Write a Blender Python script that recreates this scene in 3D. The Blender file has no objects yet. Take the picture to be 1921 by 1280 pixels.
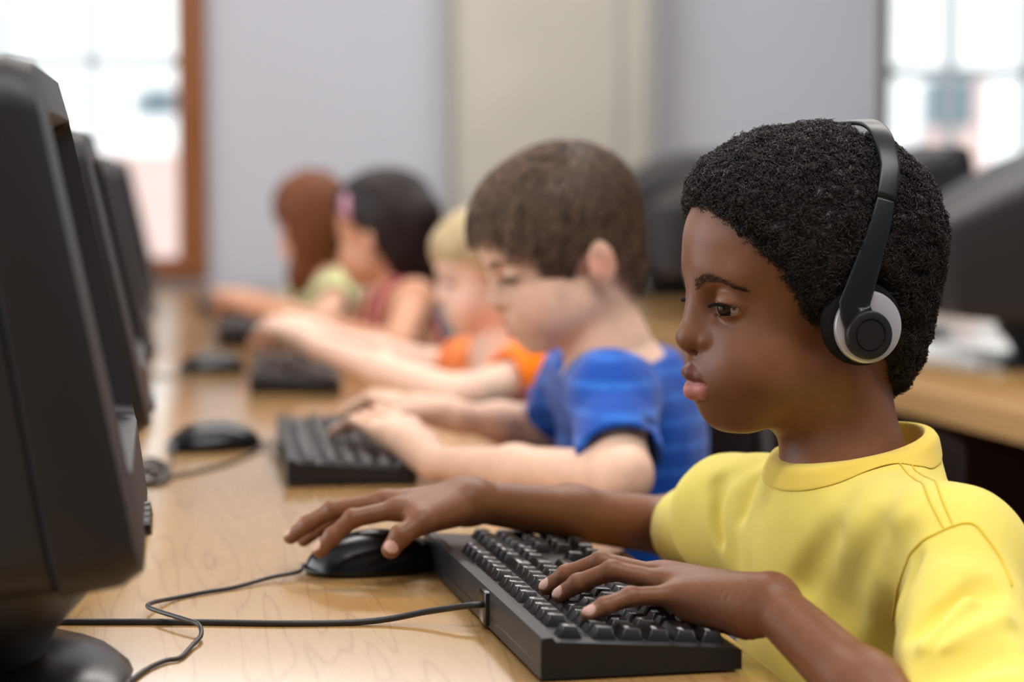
import bpy, bmesh, math, random
import numpy as np
from mathutils import Vector, Matrix

random.seed(7)
RNG = np.random.default_rng(7)
C = bpy.context.scene.collection

# ---------------------------------------------------------------- camera
F_PX = 4050.0
CAM = np.array([0.0, 0.0, 1.052])
YAW = math.atan(660.5 / math.hypot(4050, 320))
PITCH = math.atan(320 / 4050)
FWD = np.array([math.sin(YAW) * math.cos(PITCH), math.cos(YAW) * math.cos(PITCH), -math.sin(PITCH)])
RGT = np.array([math.cos(YAW), -math.sin(YAW), 0.0])
UPV = np.cross(RGT, FWD)
cam_data = bpy.data.cameras.new('camera')
cam = bpy.data.objects.new('camera', cam_data)
C.objects.link(cam)
cam.matrix_world = Matrix(((RGT[0], UPV[0], -FWD[0], CAM[0]), (RGT[1], UPV[1], -FWD[1], CAM[1]), (RGT[2], UPV[2], -FWD[2], CAM[2]), (0, 0, 0, 1)))
cam_data.lens = 36 * F_PX / 1921
cam_data.sensor_width = 36
cam_data.clip_start = 0.05
cam_data.dof.use_dof = True
cam_data.dof.focus_distance = 1.56
cam_data.dof.aperture_fstop = 3.4
bpy.context.scene.camera = cam

# ---------------------------------------------------------------- light
sc = bpy.context.scene
sc.view_settings.view_transform = 'Standard'
sc.view_settings.look = 'None'
sc.view_settings.gamma = 1
sc.view_settings.use_curve_mapping = False
sc.view_settings.exposure = 0.0
world = bpy.data.worlds.new('daylight')
sc.world = world
world.use_nodes = True
bgn = world.node_tree.nodes['Background']
bgn.inputs[0].default_value = (0.93, 0.97, 1.0, 1)
bgn.inputs[1].default_value = 1.3

def area(name, loc, target, size, power, col=(1, 1, 1)):
    l = bpy.data.lights.new(name, 'AREA')
    l.shape = 'RECTANGLE'; l.size, l.size_y = size
    l.energy = power; l.color = col
    o = bpy.data.objects.new(name, l)
    C.objects.link(o)
    o.location = loc
    o.rotation_euler = (Vector(target) - Vector(loc)).to_track_quat('-Z', 'Y').to_euler()
    return o
# ceiling light panels of the classroom; the left side has no wall and opens to the sky
area('ceiling_light', (0.9, 0.6, 2.70), (0.9, 0.6, 0), (2.4, 0.4), 46, (1.0, 0.97, 0.94))
area('ceiling_light', (0.9, 2.8, 2.70), (0.9, 2.8, 0), (2.4, 0.4), 46, (1.0, 0.97, 0.94))
area('ceiling_light', (0.9, 5.0, 2.70), (0.9, 5.0, 0), (2.4, 0.4), 46, (1.0, 0.97, 0.94))
area('left_fill_light', (-3.3, 2.2, 1.75), (0.5, 2.2, 0.9), (5.5, 1.7), 95, (0.95, 0.98, 1.0))  # unseen fill added on the open side to brighten the boy's chest
sun = bpy.data.lights.new('sun', 'SUN'); sun.energy = 7.5; sun.angle = 0.02; sun.color = (1.0, 0.97, 0.92)
so = bpy.data.objects.new('sun', sun); C.objects.link(so)
so.rotation_euler = Vector((-0.70, 0.50, -0.52)).to_track_quat('-Z', 'Y').to_euler()

def at(px, py, Z):
    """point seen at a pixel of the 1921x1280 frame at a given depth"""
    return CAM + Z * (FWD + RGT * (px - 960.5) / F_PX - UPV * (py - 640) / F_PX)

def on_z(px, py, z=0.72):
    d = FWD + RGT * (px - 960.5) / F_PX - UPV * (py - 640) / F_PX
    return CAM + d * (z - CAM[2]) / d[2]

DESK = 0.72

# ---------------------------------------------------------------- materials
def lin(c):
    return tuple(((v / 255) / 12.92 if v / 255 <= 0.04045 else ((v / 255 + 0.055) / 1.055) ** 2.4) for v in c) + (1.0,)

def mat(name, rgb, rough=0.5, spec=0.5, metal=0.0, var=0.0, vscale=30.0, bump=0.0, bscale=200.0, sss=0.0, sheen=0.0,
        attr=None, trans=0.0, emit=None, coat=0.0, srgb=True, ssr=(1.0, 0.35, 0.2)):
    m = bpy.data.materials.new(name)
    m.use_nodes = True
    nt = m.node_tree
    b = nt.nodes['Principled BSDF']
    col = lin(rgb) if srgb else tuple(rgb) + (1.0,)
    b.inputs['Base Color'].default_value = col
    b.inputs['Roughness'].default_value = rough
    b.inputs['Specular IOR Level'].default_value = spec
    b.inputs['Metallic'].default_value = metal
    b.inputs['Coat Weight'].default_value = coat
    b.inputs['Transmission Weight'].default_value = trans
    if sss:
        b.inputs['Subsurface Weight'].default_value = sss
        b.inputs['Subsurface Radius'].default_value = ssr
        b.inputs['Subsurface Scale'].default_value = 0.004
    if sheen:
        b.inputs['Sheen Weight'].default_value = sheen
        b.inputs['Sheen Roughness'].default_value = 0.5
    if emit:
        b.inputs['Emission Color'].default_value = lin(emit[0])
        b.inputs['Emission Strength'].default_value = emit[1]
    tc = nt.nodes.new('ShaderNodeTexCoord')
    src = None
    if attr:
        a = nt.nodes.new('ShaderNodeAttribute'); a.attribute_name = attr
        src = a.outputs['Color']
        nt.links.new(src, b.inputs['Base Color'])
    if var:
        n = nt.nodes.new('ShaderNodeTexNoise'); n.inputs['Scale'].default_value = vscale
        n.inputs['Detail'].default_value = 4
        nt.links.new(tc.outputs['Object'], n.inputs['Vector'])
        mr = nt.nodes.new('ShaderNodeMapRange')
        mr.inputs['From Min'].default_value = 0.3; mr.inputs['From Max'].default_value = 0.7
        mr.inputs['To Min'].default_value = 1 - var; mr.inputs['To Max'].default_value = 1 + var
        nt.links.new(n.outputs['Fac'], mr.inputs['Value'])
        mx = nt.nodes.new('ShaderNodeVectorMath'); mx.operation = 'SCALE'
        if src: nt.links.new(src, mx.inputs[0])
        else: mx.inputs[0].default_value = col[:3]
        nt.links.new(mr.outputs['Result'], mx.inputs['Scale'])
        nt.links.new(mx.outputs['Vector'], b.inputs['Base Color'])
    if bump:
        n = nt.nodes.new('ShaderNodeTexNoise'); n.inputs['Scale'].default_value = bscale
        n.inputs['Detail'].default_value = 3
        nt.links.new(tc.outputs['Object'], n.inputs['Vector'])
        bp = nt.nodes.new('ShaderNodeBump'); bp.inputs['Strength'].default_value = bump
        bp.inputs['Distance'].default_value = 0.001
        nt.links.new(n.outputs['Fac'], bp.inputs['Height'])
        nt.links.new(bp.outputs['Normal'], b.inputs['Normal'])
    return m

def wood_mat(name, c1, c2, rough=0.3, stretch=(14, 1.2, 14), scale=1.0, coat=0.15):
    m = mat(name, c1, rough, 0.5, coat=coat)
    nt = m.node_tree; b = nt.nodes['Principled BSDF']
    b.inputs['Coat Roughness'].default_value = 0.13
    tc = nt.nodes.new('ShaderNodeTexCoord')
    mp = nt.nodes.new('ShaderNodeMapping'); mp.inputs['Scale'].default_value = stretch
    nt.links.new(tc.outputs['Object'], mp.inputs['Vector'])
    n1 = nt.nodes.new('ShaderNodeTexNoise'); n1.inputs['Scale'].default_value = 1.1 * scale; n1.inputs['Detail'].default_value = 2
    nt.links.new(mp.outputs['Vector'], n1.inputs['Vector'])
    # rings: contour lines of a slow noise give cathedral grain
    mu = nt.nodes.new('ShaderNodeMath'); mu.operation = 'MULTIPLY'; mu.inputs[1].default_value = 26
    nt.links.new(n1.outputs['Fac'], mu.inputs[0])
    fr = nt.nodes.new('ShaderNodeMath'); fr.operation = 'PINGPONG'; fr.inputs[1].default_value = 1.0
    nt.links.new(mu.outputs[0], fr.inputs[0])
    mp2 = nt.nodes.new('ShaderNodeMapping'); mp2.inputs['Scale'].default_value = (stretch[0] * 30, stretch[1] * 12, 100)
    nt.links.new(tc.outputs['Object'], mp2.inputs['Vector'])
    n2 = nt.nodes.new('ShaderNodeTexNoise'); n2.inputs['Scale'].default_value = 1.5; n2.inputs['Detail'].default_value = 3
    nt.links.new(mp2.outputs['Vector'], n2.inputs['Vector'])
    pw = nt.nodes.new('ShaderNodeMath'); pw.operation = 'POWER'; pw.inputs[1].default_value = 7.0
    nt.links.new(fr.outputs[0], pw.inputs[0])
    ml = nt.nodes.new('ShaderNodeMath'); ml.operation = 'MULTIPLY'; ml.inputs[1].default_value = 0.45
    nt.links.new(pw.outputs[0], ml.inputs[0])
    m2 = nt.nodes.new('ShaderNodeMath'); m2.operation = 'MULTIPLY_ADD'; m2.inputs[1].default_value = 0.7
    nt.links.new(n2.outputs['Fac'], m2.inputs[0]); nt.links.new(ml.outputs[0], m2.inputs[2])
    cr = nt.nodes.new('ShaderNodeValToRGB')
    cr.color_ramp.elements[0].color = lin(c1); cr.color_ramp.elements[0].position = 0.2
    cr.color_ramp.elements[1].color = lin(c2); cr.color_ramp.elements[1].position = 0.95
    nt.links.new(m2.outputs[0], cr.inputs['Fac'])
    nt.links.new(cr.outputs['Color'], b.inputs['Base Color'])
    return m

M = {}
M['black'] = mat('black_plastic', (27, 25, 26), 0.42, 0.45, bump=0.15, bscale=900, var=0.05)
M['mon'] = mat('charcoal_plastic', (26, 24, 26), 0.48, 0.5, bump=0.1, bscale=700, var=0.04)
M['screen'] = mat('screen_glass', (10, 10, 13), 0.08, 0.6)
M['gloss'] = mat('gloss_black', (16, 16, 18), 0.25, 0.5)
M['key'] = mat('key_plastic', (24, 22, 24), 0.27, 0.5, bump=0.1, bscale=1200)
M['legend'] = mat('legend_white', (215, 215, 220), 0.5)
M['cable'] = mat('cable_rubber', (45, 42, 42), 0.45)
M['silver'] = mat('silver_plastic', (205, 203, 208), 0.3, 0.5, metal=0.5)
M['foam'] = mat('foam', (30, 28, 28), 0.95, 0.1, bump=0.6, bscale=900)
M['desk'] = wood_mat('beech_laminate', (184, 144, 90), (154, 112, 62), 0.22, coat=0.6)
M['edge'] = mat('desk_edging', (205, 160, 105), 0.4)
M['wood'] = wood_mat('window_timber', (140, 84, 44), (112, 62, 30), 0.5, (10, 10, 1.0))
M['darkwood'] = wood_mat('dark_window_timber', (74, 55, 48), (56, 40, 34), 0.5, (10, 10, 1.0))
M['mullion'] = mat('mullion_paint', (196, 208, 214), 0.5)
M['wall'] = mat('painted_wall', (186, 187, 196), 0.9, 0.1, var=0.02, vscale=3)
M['beige'] = mat('beige_plaster', (186, 181, 172), 0.9, 0.1, var=0.04, vscale=4)
M['stripe'] = mat('grey_plaster', (152, 151, 148), 0.9, 0.1, var=0.03, vscale=4)
M['dimwall'] = mat('sage_wall', (140, 138, 136), 0.9, 0.1)
M['ceil'] = mat('ceiling_paint', (230, 230, 228), 0.9, 0.1)
M['floor'] = mat('vinyl_floor', (118, 104, 92), 0.5, 0.3, var=0.08, vscale=6)
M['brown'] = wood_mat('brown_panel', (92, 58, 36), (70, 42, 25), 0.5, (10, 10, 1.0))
M['steel'] = mat('grey_steel', (120, 116, 118), 0.4, 0.5, metal=0.4)
M['redchair'] = mat('red_plastic', (170, 48, 20), 0.4)
M['paper'] = mat('white_paper', (222, 226, 228), 0.6)
M['glass'] = mat('window_glass', (255, 255, 255), 0.0, 0.5, trans=1.0)

# ---------------------------------------------------------------- objects
def link(o, parent=None):
    C.objects.link(o)
    if parent is not None: o.parent = parent
    return o

def tag(o, label, cat, group=None, kind=None):
    o['label'] = label
    if cat: o['category'] = cat
    if group: o['group'] = group
    if kind: o['kind'] = kind
    return o

def empty(name, label, cat, loc=(0, 0, 0), rot=(0, 0, 0), group=None):
    o = bpy.data.objects.new(name, None)
    o.empty_display_size = 0.05
    C.objects.link(o); o.location = loc; o.rotation_euler = rot
    return tag(o, label, cat, group)

def mesh_obj(name, V, Fs, m, parent=None, smooth=True, cols=None, mi=None):
    me = bpy.data.meshes.new(name)
    V = np.asarray(V, dtype=np.float32)
    if isinstance(Fs, np.ndarray):
        nf, k = Fs.shape
        me.vertices.add(len(V)); me.vertices.foreach_set('co', V.ravel())
        me.loops.add(nf * k); me.loops.foreach_set('vertex_index', Fs.astype(np.int32).ravel())
        me.polygons.add(nf); me.polygons.foreach_set('loop_start', np.arange(0, nf * k, k, dtype=np.int32))
        me.update(calc_edges=True); me.validate()
    else:
        me.from_pydata([tuple(map(float, v)) for v in V], [], Fs); me.update()
    if smooth: me.polygons.foreach_set('use_smooth', np.ones(len(me.polygons), dtype=bool))
    for mm in (m if isinstance(m, (list, tuple)) else [m]): me.materials.append(mm)
    if mi is not None: me.polygons.foreach_set('material_index', np.asarray(mi, dtype=np.int32))
    if cols is not None:
        ca = me.color_attributes.new('tint', 'FLOAT_COLOR', 'POINT')
        ca.data.foreach_set('color', np.c_[cols, np.ones(len(cols))].astype(np.float32).ravel())
    o = bpy.data.objects.new(name, me)
    return link(o, parent)

def bm_obj(name, bm, m, parent=None, smooth=False, bevel=0.0, seg=2, angle=35):
    me = bpy.data.meshes.new(name)
    if bevel:
        es = [e for e in bm.edges if len(e.link_faces) == 2 and e.calc_face_angle(0) > math.radians(angle)]
        bmesh.ops.bevel(bm, geom=es, offset=bevel, segments=seg, affect='EDGES', profile=0.5, clamp_overlap=True)
    bmesh.ops.recalc_face_normals(bm, faces=bm.faces)
    bm.to_mesh(me); bm.free()
    for mm in (m if isinstance(m, (list, tuple)) else [m]): me.materials.append(mm)
    if smooth or bevel:
        me.polygons.foreach_set('use_smooth', np.ones(len(me.polygons), dtype=bool))
        try: me.set_sharp_from_angle(angle=math.radians(40))
        except Exception: pass
    o = bpy.data.objects.new(name, me)
    return link(o, parent)

def add_box(bm, lo, hi, mi=0):
    r = bmesh.ops.create_cube(bm, size=1)
    lo, hi = Vector(lo), Vector(hi)
    for v in r['verts']:
        v.co = Vector([lo[i] + (v.co[i] + 0.5) * (hi[i] - lo[i]) for i in range(3)])
    for f in {f for v in r['verts'] for f in v.link_faces}: f.material_index = mi
    return r['verts']

def box(name, lo, hi, m, parent=None, bevel=0.0, seg=2):
    bm = bmesh.new(); add_box(bm, lo, hi)
    return bm_obj(name, bm, m, parent, bevel=bevel, seg=seg)

def struct(o, label=None):
    o['kind'] = 'structure'
    if label: o['label'] = label
    return o

def catmull(P, n=12):
    P = np.asarray(P, float)
    Q = np.vstack([2 * P[0] - P[1], P, 2 * P[-1] - P[-2]])
    out = []
    for i in range(1, len(Q) - 2):
        for t in np.linspace(0, 1, n, endpoint=False):
            a, b, c, d = Q[i - 1:i + 3]
            out.append(0.5 * ((2 * b) + (-a + c) * t + (2 * a - 5 * b + 4 * c - d) * t * t + (-a + 3 * b - 3 * c + d) * t ** 3))
    out.append(P[-1])
    return np.array(out)

def tube(P, r, n=8, cap=True):
    """tube along points; r scalar or per-point"""
    P = np.asarray(P, float); m = len(P)
    r = np.broadcast_to(r, (m,))
    T = np.gradient(P, axis=0); T /= np.linalg.norm(T, axis=1)[:, None] + 1e-12
    up = np.array([0, 0, 1.0]) if abs(T[0][2]) < 0.9 else np.array([1.0, 0, 0])
    N = np.zeros_like(P); N[0] = np.cross(T[0], up); N[0] /= np.linalg.norm(N[0])
    for i in range(1, m):
        v = N[i - 1] - T[i] * N[i - 1].dot(T[i]); N[i] = v / (np.linalg.norm(v) + 1e-12)
    B = np.cross(T, N)
    a = np.linspace(0, 2 * math.pi, n, endpoint=False)
    V = (P[:, None, :] + r[:, None, None] * (np.cos(a)[None, :, None] * N[:, None, :] + np.sin(a)[None, :, None] * B[:, None, :])).reshape(-1, 3)
    Fs = []
    for i in range(m - 1):
        for j in range(n):
            Fs.append((i * n + j, i * n + (j + 1) % n, (i + 1) * n + (j + 1) % n, (i + 1) * n + j))
    if cap:
        Fs.append(tuple(range(n))[::-1]); Fs.append(tuple(range((m - 1) * n, m * n)))
    return V, Fs

def tube_obj(name, P, r, m, parent=None, n=10, smooth_n=12):
    V, Fs = tube(catmull(P, smooth_n), r, n)
    return mesh_obj(name, V, Fs, m, parent)

def strands(P, r0, r1, sides=3):
    """many thin tapering hairs: P is (N, steps, 3)"""
    N, S, _ = P.shape
    T = np.gradient(P, axis=1); T /= np.linalg.norm(T, axis=2, keepdims=True) + 1e-9
    ref = np.array([0.31, 0.22, 0.92]); ref /= np.linalg.norm(ref)
    A = np.cross(T, ref); A /= np.linalg.norm(A, axis=2, keepdims=True) + 1e-9
    B = np.cross(T, A)
    rr = np.linspace(r0, r1, S)[None, :, None]
    rings = []
    for k in range(sides):
        a = 2 * math.pi * k / sides
        rings.append(P + rr * (math.cos(a) * A + math.sin(a) * B))
    V = np.stack(rings, axis=2).reshape(-1, 3)
    base = (np.arange(N) * S * sides)[:, None, None]
    i = np.arange(S - 1)[None, :, None] * sides
    j = np.arange(sides)[None, None, :]
    j2 = (j + 1) % sides
    Fs = np.stack([base + i + j, base + i + j2, base + i + sides + j2, base + i + sides + j], axis=-1).reshape(-1, 4)
    return V, Fs
# ---------------------------------------------------------------- implicit modelling
def _n(v):
    v = np.asarray(v, float); return v / np.linalg.norm(v)

class Cone:
    def __init__(s, a, b, r1, r2=None, k=0.01, op=1):
        s.a = np.asarray(a, np.float32); s.b = np.asarray(b, np.float32); s.r1 = r1; s.r2 = r1 if r2 is None else r2
        s.k = k; s.op = op; s.d = s.b - s.a; s.L = float(s.d.dot(s.d)) + 1e-12
    def __call__(s, P):
        q = P - s.a
        t = np.clip(q @ s.d / s.L, 0, 1)
        return np.linalg.norm(q - t[..., None] * s.d, axis=-1) - (s.r1 + (s.r2 - s.r1) * t)

class Ell:
    def __init__(s, c, r, R=None, k=0.01, op=1):
        s.c = np.asarray(c, np.float32); s.r = np.asarray(r, np.float32); s.k = k; s.op = op
        s.R = None if R is None else np.asarray(R, np.float32)   # columns are the axes
    def __call__(s, P):
        q = P - s.c
        if s.R is not None: q = q @ s.R
        k0 = np.linalg.norm(q / s.r, axis=-1); k1 = np.linalg.norm(q / (s.r * s.r), axis=-1) + 1e-9
        return k0 * (k0 - 1) / k1

class Cut:
    """material removed beyond a plane (p, n), inside radius R round the axis"""
    def __init__(s, p, n, R, k=0.001):
        s.p = np.asarray(p, np.float32); s.n = _n(n).astype(np.float32); s.Rr = R; s.k = k; s.op = -1
    def __call__(s, P):
        q = P - s.p; h = q @ s.n
        rad = np.linalg.norm(q - h[..., None] * s.n, axis=-1)
        return np.maximum(-h, rad - s.Rr)

class Fn:
    def __init__(s, f, k=0.001, op=1): s.f = f; s.k = k; s.op = op
    def __call__(s, P): return s.f(P)

def smin(a, b, k):
    h = np.maximum(k - np.abs(a - b), 0) / k
    return np.minimum(a, b) - h * h * k * 0.25

class Sdf:
    def __init__(s): s.base = []; s.branches = []; s.after = []; s.disp = None
    def add(s, *p): s.base.extend(p); return s
    def branch(s, prims, k): s.branches.append((prims, k))
    def run(s, prims, P, d=None):
        for p in prims:
            e = p(P)
            if d is None: d = e if p.op > 0 else -e
            elif p.op > 0: d = smin(d, e, p.k)
            else: d = -smin(-d, e, p.k)
        return d
    def __call__(s, P, cull=None):
        base, br, af = s.base, s.branches, s.after
        if cull is not None:
            c, rad = cull
            c = c[None]
            near = lambda p: p(c)[0] < rad * 1.6 + 0.012 + p.k
            base = [p for p in base if near(p)]
            br = [([q for q in b if near(q)], k) for b, k in br]
            br = [(b, k) for b, k in br if b and any(q.op > 0 for q in b)]
            af = [p for p in af if near(p)]
        d0 = None
        if base and any(p.op > 0 for p in base):
            while base and base[0].op < 0: base = base[1:]
            d0 = s.run(base, P)
        else: d0 = np.full(P.shape[:-1], 0.05, np.float32)
        d = d0
        for b, k in br:
            while b and b[0].op < 0: b = b[1:]
            if b: d = np.minimum(d, smin(d0, s.run(b, P), k))
        for p in af:
            e = p(P)
            d = smin(d, e, p.k) if p.op > 0 else -smin(-d, e, p.k)
        if s.disp is not None: d = d + s.disp(P)
        return d

def surface(sdf, lo, hi, h, B=12):
    """surface nets over the blocks that touch the surface"""
    lo = np.asarray(lo, np.float32); hi = np.asarray(hi, np.float32)
    nb = np.maximum(np.ceil((hi - lo) / (h * B)).astype(int), 1)
    n = nb * B + 1
    G = np.full(n, 1.0, np.float32)
    known = np.zeros(n, bool)
    bi = np.stack(np.meshgrid(*[np.arange(k) for k in nb], indexing='ij'), -1).reshape(-1, 3)
    cen = lo + (bi + 0.5) * B * h
    rad = B * h * 0.87
    dc = sdf(cen.astype(np.float32))
    act = bi[np.abs(dc) < rad * 1.5 + 0.006]
    inner = bi[dc <= -(rad * 1.5 + 0.006)]
    for b in inner:
        s0 = b * B; G[s0[0]:s0[0] + B + 1, s0[1]:s0[1] + B + 1, s0[2]:s0[2] + B + 1] = -1.0
    ax = np.arange(B + 1) * h
    off = np.stack(np.meshgrid(ax, ax, ax, indexing='ij'), -1).astype(np.float32)
    for b in act:
        s0 = b * B
        P = lo + s0 * h + off
        v = sdf(P, (P[B // 2, B // 2, B // 2], rad))
        G[s0[0]:s0[0] + B + 1, s0[1]:s0[1] + B + 1, s0[2]:s0[2] + B + 1] = v
        known[s0[0]:s0[0] + B, s0[1]:s0[1] + B, s0[2]:s0[2] + B] = True
    S = G < 0
    c = [S[i:n[0] - 1 + i, j:n[1] - 1 + j, k:n[2] - 1 + k] for i in (0, 1) for j in (0, 1) for k in (0, 1)]
    anyv = np.logical_or.reduce(c); allv = np.logical_and.reduce(c)
    cell = anyv & ~allv & known[:-1, :-1, :-1]
    idx = np.full(cell.shape, -1, np.int32)
    cc = np.argwhere(cell)
    idx[cell] = np.arange(len(cc))
    acc = np.zeros((len(cc), 3)); cnt = np.zeros(len(cc))
    for axis in range(3):
        o1, o2 = [a for a in range(3) if a != axis]
        for u in (0, 1):
            for w in (0, 1):
                p0 = cc.copy(); p0[:, o1] += u; p0[:, o2] += w
                p1 = p0.copy(); p1[:, axis] += 1
                v0 = G[tuple(p0.T)]; v1 = G[tuple(p1.T)]
                x = (v0 < 0) != (v1 < 0)
                t = np.where(x, v0 / (v0 - v1 + 1e-12 * (v0 == v1)), 0)
                pos = (p0 - cc).astype(float); pos[:, axis] += t
                acc[x] += pos[x]; cnt[x] += 1
    V = lo + (cc + acc / np.maximum(cnt, 1)[:, None]) * h
    quads = []
    for axis in range(3):
        o1, o2 = (axis + 1) % 3, (axis + 2) % 3
        sl0 = [slice(None)] * 3; sl1 = [slice(None)] * 3
        sl0[axis] = slice(0, -1); sl1[axis] = slice(1, None)
        E = S[tuple(sl0)] != S[tuple(sl1)]
        e = np.argwhere(E)
        e = e[(e[:, o1] > 0) & (e[:, o2] > 0) & (e[:, o1] < n[o1] - 1) & (e[:, o2] < n[o2] - 1)]
        flip = S[tuple(e.T)]
        q = []
        for du, dv in ((1, 1), (0, 1), (0, 0), (1, 0)):
            k = e.copy(); k[:, o1] -= du; k[:, o2] -= dv
            q.append(idx[tuple(k.T)])
        q = np.stack(q, 1)
        q[~flip] = q[~flip][:, ::-1]
        quads.append(q[(q >= 0).all(1)])
    return V.astype(np.float32), np.concatenate(quads)

def grad(sdf, P, e=0.0008):
    g = np.zeros_like(P)
    for i in range(3):
        d = np.zeros(3, np.float32); d[i] = e
        g[:, i] = sdf(P + d) - sdf(P - d)
    return g / (np.linalg.norm(g, axis=1, keepdims=True) + 1e-9)

def vnoise(P, scale, seed=0):
    """smooth value noise, -1..1"""
    Q = P * scale + seed * 17.31
    I = np.floor(Q).astype(np.int64); f = Q - I; f = f * f * (3 - 2 * f)
    def hsh(a):
        h = (a[..., 0] * 73856093) ^ (a[..., 1] * 19349663) ^ (a[..., 2] * 83492791) ^ (seed * 2654435)
        h = (h ^ (h >> 13)) * 1274126177
        return ((h & 0xffff) / 32767.5 - 1)
    r = 0
    for i in (0, 1):
        for j in (0, 1):
            for k in (0, 1):
                w = (f[..., 0] if i else 1 - f[..., 0]) * (f[..., 1] if j else 1 - f[..., 1]) * (f[..., 2] if k else 1 - f[..., 2])
                r = r + w * hsh(I + np.array([i, j, k]))
    return r

def frame(fwd, pitch=0.0, roll=0.0):
    """columns: forward, left, up ; fwd is a horizontal heading"""
    f = _n([fwd[0], fwd[1], 0]); l = np.array([-f[1], f[0], 0]); u = np.array([0, 0, 1.0])
    f2 = f * math.cos(pitch) - u * math.sin(pitch); u2 = f * math.sin(pitch) + u * math.cos(pitch)
    l2 = l * math.cos(roll) + u2 * math.sin(roll); u3 = u2 * math.cos(roll) - l * math.sin(roll)
    return np.stack([f2, l2, u3], 1)
# ---------------------------------------------------------------- room
WY = 6.42          # back wall
XL, XR = -3.6, 4.2
H = 2.75
struct(box('floor', (XL, -2.6, -0.1), (XR, WY + 0.3, 0), M['floor']))
struct(box('ceiling', (XL, -2.6, H), (XR, WY + 0.3, H + 0.1), M['ceil']))
struct(box('wall_right', (XR, -2.6, 0), (XR + 0.15, WY + 0.3, H), M['wall']))
struct(box('wall_front', (XL, -2.75, 0), (XR, -2.6, H), M['dimwall']))
# back wall with two openings: pieces of one structure
W1 = (-1.55, 0.135)    # left window outer x
W2 = (2.19, 3.75)
ZB = 0.735; ZT = 2.55; T = 0.18
def wall_piece(name, lo, hi, m=None):
    return struct(box(name, lo, hi, m or M['wall']))
wp = bmesh.new()
add_box(wp, (XL, WY, 0), (XR, WY + T, ZB)); add_box(wp, (XL, WY, ZT), (XR, WY + T, H))
add_box(wp, (XL, WY, ZB), (W1[0], WY + T, ZT)); add_box(wp, (W1[1], WY, ZB), (W2[0], WY + T, ZT))
add_box(wp, (W2[1], WY, ZB), (XR, WY + T, ZT))
struct(bm_obj('wall_back', wp, M['wall']))
struct(box('pillar', (0.835, WY - 0.10, 0), (1.475, WY + 0.01, H), M['beige'], bevel=0.012))
struct(box('trim_1', (1.345, WY - 0.106, 0), (1.36, WY - 0.09, H), M['stripe']))
struct(box('trim_2', (1.43, WY - 0.13, 0), (1.478, WY - 0.02, H), M['stripe'], bevel=0.008))
struct(box('trim_3', (0.838, WY - 0.108, 0), (0.86, WY - 0.09, H), M['stripe']))

def window(name, x0, x1, fw, fm, bars_x, bars_z, sill=0.062):
    bm = bmesh.new()
    y0, y1 = WY - 0.03, WY + 0.09
    add_box(bm, (x0, y0, ZB), (x0 + fw, y1, ZT)); add_box(bm, (x1 - fw, y0, ZB), (x1, y1, ZT))
    add_box(bm, (x0 + fw, y0, ZB), (x1 - fw, y1, ZB + sill)); add_box(bm, (x0 + fw, y0, ZT - 0.07), (x1 - fw, y1, ZT))
    w = struct(bm_obj(name, bm, fm, bevel=0.004))
    bm = bmesh.new()
    for x in bars_x: add_box(bm, (x - 0.015, WY + 0.02, ZB + sill), (x + 0.015, WY + 0.05, ZT - 0.07))
    for z in bars_z: add_box(bm, (x0 + fw, WY + 0.022, z - 0.016), (x1 - fw, WY + 0.048, z + 0.016))
    bm_obj('window_muntins', bm, M['mullion'], w)
    box('window_pane', (x0 + fw - .005, WY + 0.033, ZB + sill - .005), (x1 - fw + .005, WY + 0.037, ZT - 0.065), M['glass'], w)
    return w
window('window_1', W1[0], W1[1], 0.083, M['wood'], (-1.28, -0.99, -0.72, -0.455, -0.19), (1.37, 1.95))
window('window_2', W2[0], W2[1], 0.028, M['darkwood'], (2.43, 2.68, 2.93, 3.18, 3.43), (1.355, 1.95), 0.05)

# building across the street, seen washed out through the windows
M['facade'] = mat('pale_render', (215, 220, 222), 0.9, 0.1)
M['pinkbrick'] = mat('pink_brick', (190, 168, 164), 0.9, 0.1, var=0.03, vscale=8)
M['farpane'] = mat('far_glass', (85, 104, 114), 0.5, 0.3)
fy = 15.0
bld = empty('building', 'pale rendered building with a pink brick lower storey outside the windows', 'building', (0, fy, -3))
def fbox(n, x0, x1, z0, z1, m, d=0.0, dd=0.12): box(n, (x0, -d, z0 + 3), (x1, -d + dd, z1 + 3), m, bld)
fbox('facade', -9, 11, -3, 7, M['facade'], 0, 3.0)
fbox('brick_storey', -9, 2.6, -3, 1.17, M['pinkbrick'], 0.06, 0.1)
def wpx(n, p0, p1, y, m, d=0.05):
    """a facade rectangle given where its corners are seen from the classroom"""
    s = []
    for q in (p0, p1):
        dd = FWD + RGT * (q[0] - 960.5) / F_PX - UPV * (q[1] - 640) / F_PX
        s.append(CAM + dd * (y - CAM[1]) / dd[1])
    box(n, (s[0][0], -d, s[1][2] + 3), (s[1][0], -d + 0.08, s[0][2] + 3), m, bld)
wpx('window', (268, 168), (331, 208), fy, M['farpane'])
wpx('brick_panel', (331, 168), (352, 208), fy, M['pinkbrick'], 0.04)
wpx('window', (1745, 148), (1822, 240), fy, M['farpane'])
wpx('brick_panel', (1733, 240), (1845, 330), fy, M['pinkbrick'], 0.04)
wpx('brick_panel', (1822, 130), (1846, 240), fy, M['pinkbrick'], 0.04)
wpx('brick_panel', (1733, 330), (2100, 800), fy, M['pinkbrick'], 0.03)

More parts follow.
